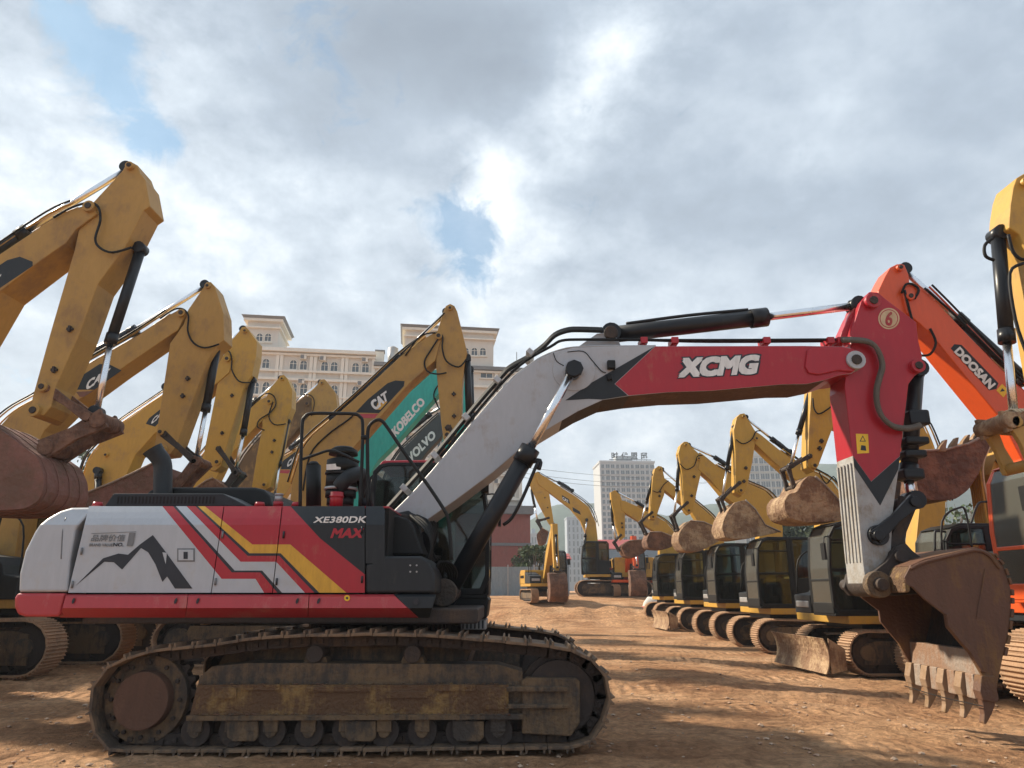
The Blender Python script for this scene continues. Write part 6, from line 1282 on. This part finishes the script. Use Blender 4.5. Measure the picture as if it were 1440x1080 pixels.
# hills
def hills():
    ridge = [(-900, 760), (0, 748), (300, 752), (600, 757), (700, 745), (740, 737), (768, 716), (804, 711), (850, 709), (900, 720), (940, 724), (979, 712), (1018, 706), (1060, 690), (1120, 668), (1151, 658), (1190, 660), (1250, 668), (1330, 680), (1440, 700), (2000, 745), (2600, 770)]
    m = MB(); Yc = 640; V = []; nx_ = 230; ny = 26
    for j in range(ny):
        t = j / (ny - 1); y = Yc - 190 + 380 * t
        for i in range(nx_):
            u = -900 + 3500 * i / (nx_ - 1); k = max(q for q in range(len(ridge) - 1) if ridge[q][0] <= u); (a, va), (b_, vb) = ridge[k], ridge[k + 1]; v = va + (vb - va) * (u - a) / (b_ - a)
            p = at(u, v, Yc); f = math.sin(math.pi * t) ** 1.1; nn = noise.fractal(Vector((p.x * .012, y * .012, 1)), 1, 2, 4)
            V.append((p.x, y, -2 + (p.z + 2) * f * (1 + .10 * nn * (1 - f * .5)) + 2.0 * noise.noise(Vector((p.x * .06, y * .06, 0))) * f))
    m.add(V, [[j * nx_ + i, j * nx_ + i + 1, (j + 1) * nx_ + i + 1, (j + 1) * nx_ + i] for j in range(ny - 1) for i in range(nx_ - 1)], M_hill, True); tag(m.build('hills'), kind='structure')
hills()

# overhead wires
for k, (v0, v1) in enumerate(((650, 663), (656, 669), (661, 670))):
    a, b_ = at(600, v0 - 14, 70), at(1000, v1 + 8, 130); m = MB(); m.tube([a.lerp(b_, t) - Vector((0, 0, 4 * t * (1 - t) * (1.1 + .3 * k))) for t in [i / 10 for i in range(11)]], .022, M_char, 5)
    tag(m.build('overhead_wire'), ('uppermost', 'middle', 'lowest')[k] + ' of the thin overhead wires crossing the sky right of the hotel', 'wire', 'overhead wires crossing the gap')

# bulk bag behind the tracks, draped sheet by the right row
def bag(name, label, x, y, z, sx, sy, sz, m1, m2=None, cat='bag'):
    m = MB(); n_ = 18; rows = 9; V = []; rnd = random.Random(3)
    for j in range(rows + 1):
        t = j / rows; rr_ = (1 - t ** 4 * .45) * (1 + .08 * math.sin(t * 3))
        for i in range(n_):
            a = 2 * math.pi * i / n_; e = 2.8; cx_ = abs(math.cos(a)) ** (2 / e) * (1 if math.cos(a) > 0 else -1); cy_ = abs(math.sin(a)) ** (2 / e) * (1 if math.sin(a) > 0 else -1); w = 1 + .10 * noise.noise(Vector((cx_ * 2, cy_ * 2, t * 5 + x)))
            V.append((cx_ * sx * rr_ * w, cy_ * sy * rr_ * w, sz * t * (1 + .07 * noise.noise(Vector((cx_ * 2, cy_ * 2, x))))))
    F = [[j * n_ + i, j * n_ + (i + 1) % n_, (j + 1) * n_ + (i + 1) % n_, (j + 1) * n_ + i] for j in range(rows) for i in range(n_)] + [[rows * n_ + i for i in range(n_)]]
    m.add(V, F, m1, True)
    if m2:
        k2 = m.m(m2)
        for q in range(4 * n_): m.mi[q] = k2
    o = m.build(name, None, label=label); o.location = (x, y, z); tag(o, None, cat); return o
M_bag = mat('white_woven_bag', (.62, .60, .56), .85, dirt=.2, dcol=(.35, .28, .2), scale=3)
M_bagr = mat('red_woven_cloth', (.50, .09, .11), .85, dirt=.2, dcol=(.35, .25, .2), scale=3)
bag('bulk_bag', 'white bulk bag standing behind the tracks below the cab of the big machine', -1.12, 13.0, 0, .24, .3, 1.17, M_bag)
bag('bundle', 'red and white cloth bundle on the ground left of the last right-row tracks', 7.35, 38.5, .35, .55, .4, .8, M_bag, M_bagr, 'bundle')
# ------------------------------------------------------------ air
hz_ = MB(); hz_.box(-1300, 1300, -30, 900, -4, 125, M_galv); ho = hz_.build('haze'); tag(ho, kind='stuff'); ho.data.materials.clear()
hm = bpy.data.materials.new('pale_haze'); hm.use_nodes = True; t = hm.node_tree; t.nodes.clear(); pv = t.nodes.new('ShaderNodeVolumePrincipled'); pv.inputs['Color'].default_value = (.80, .88, .97, 1); pv.inputs['Density'].default_value = .0007; pv.inputs['Anisotropy'].default_value = .2
o_ = t.nodes.new('ShaderNodeOutputMaterial'); t.links.new(pv.outputs[0], o_.inputs['Volume']); ho.data.materials.append(hm)
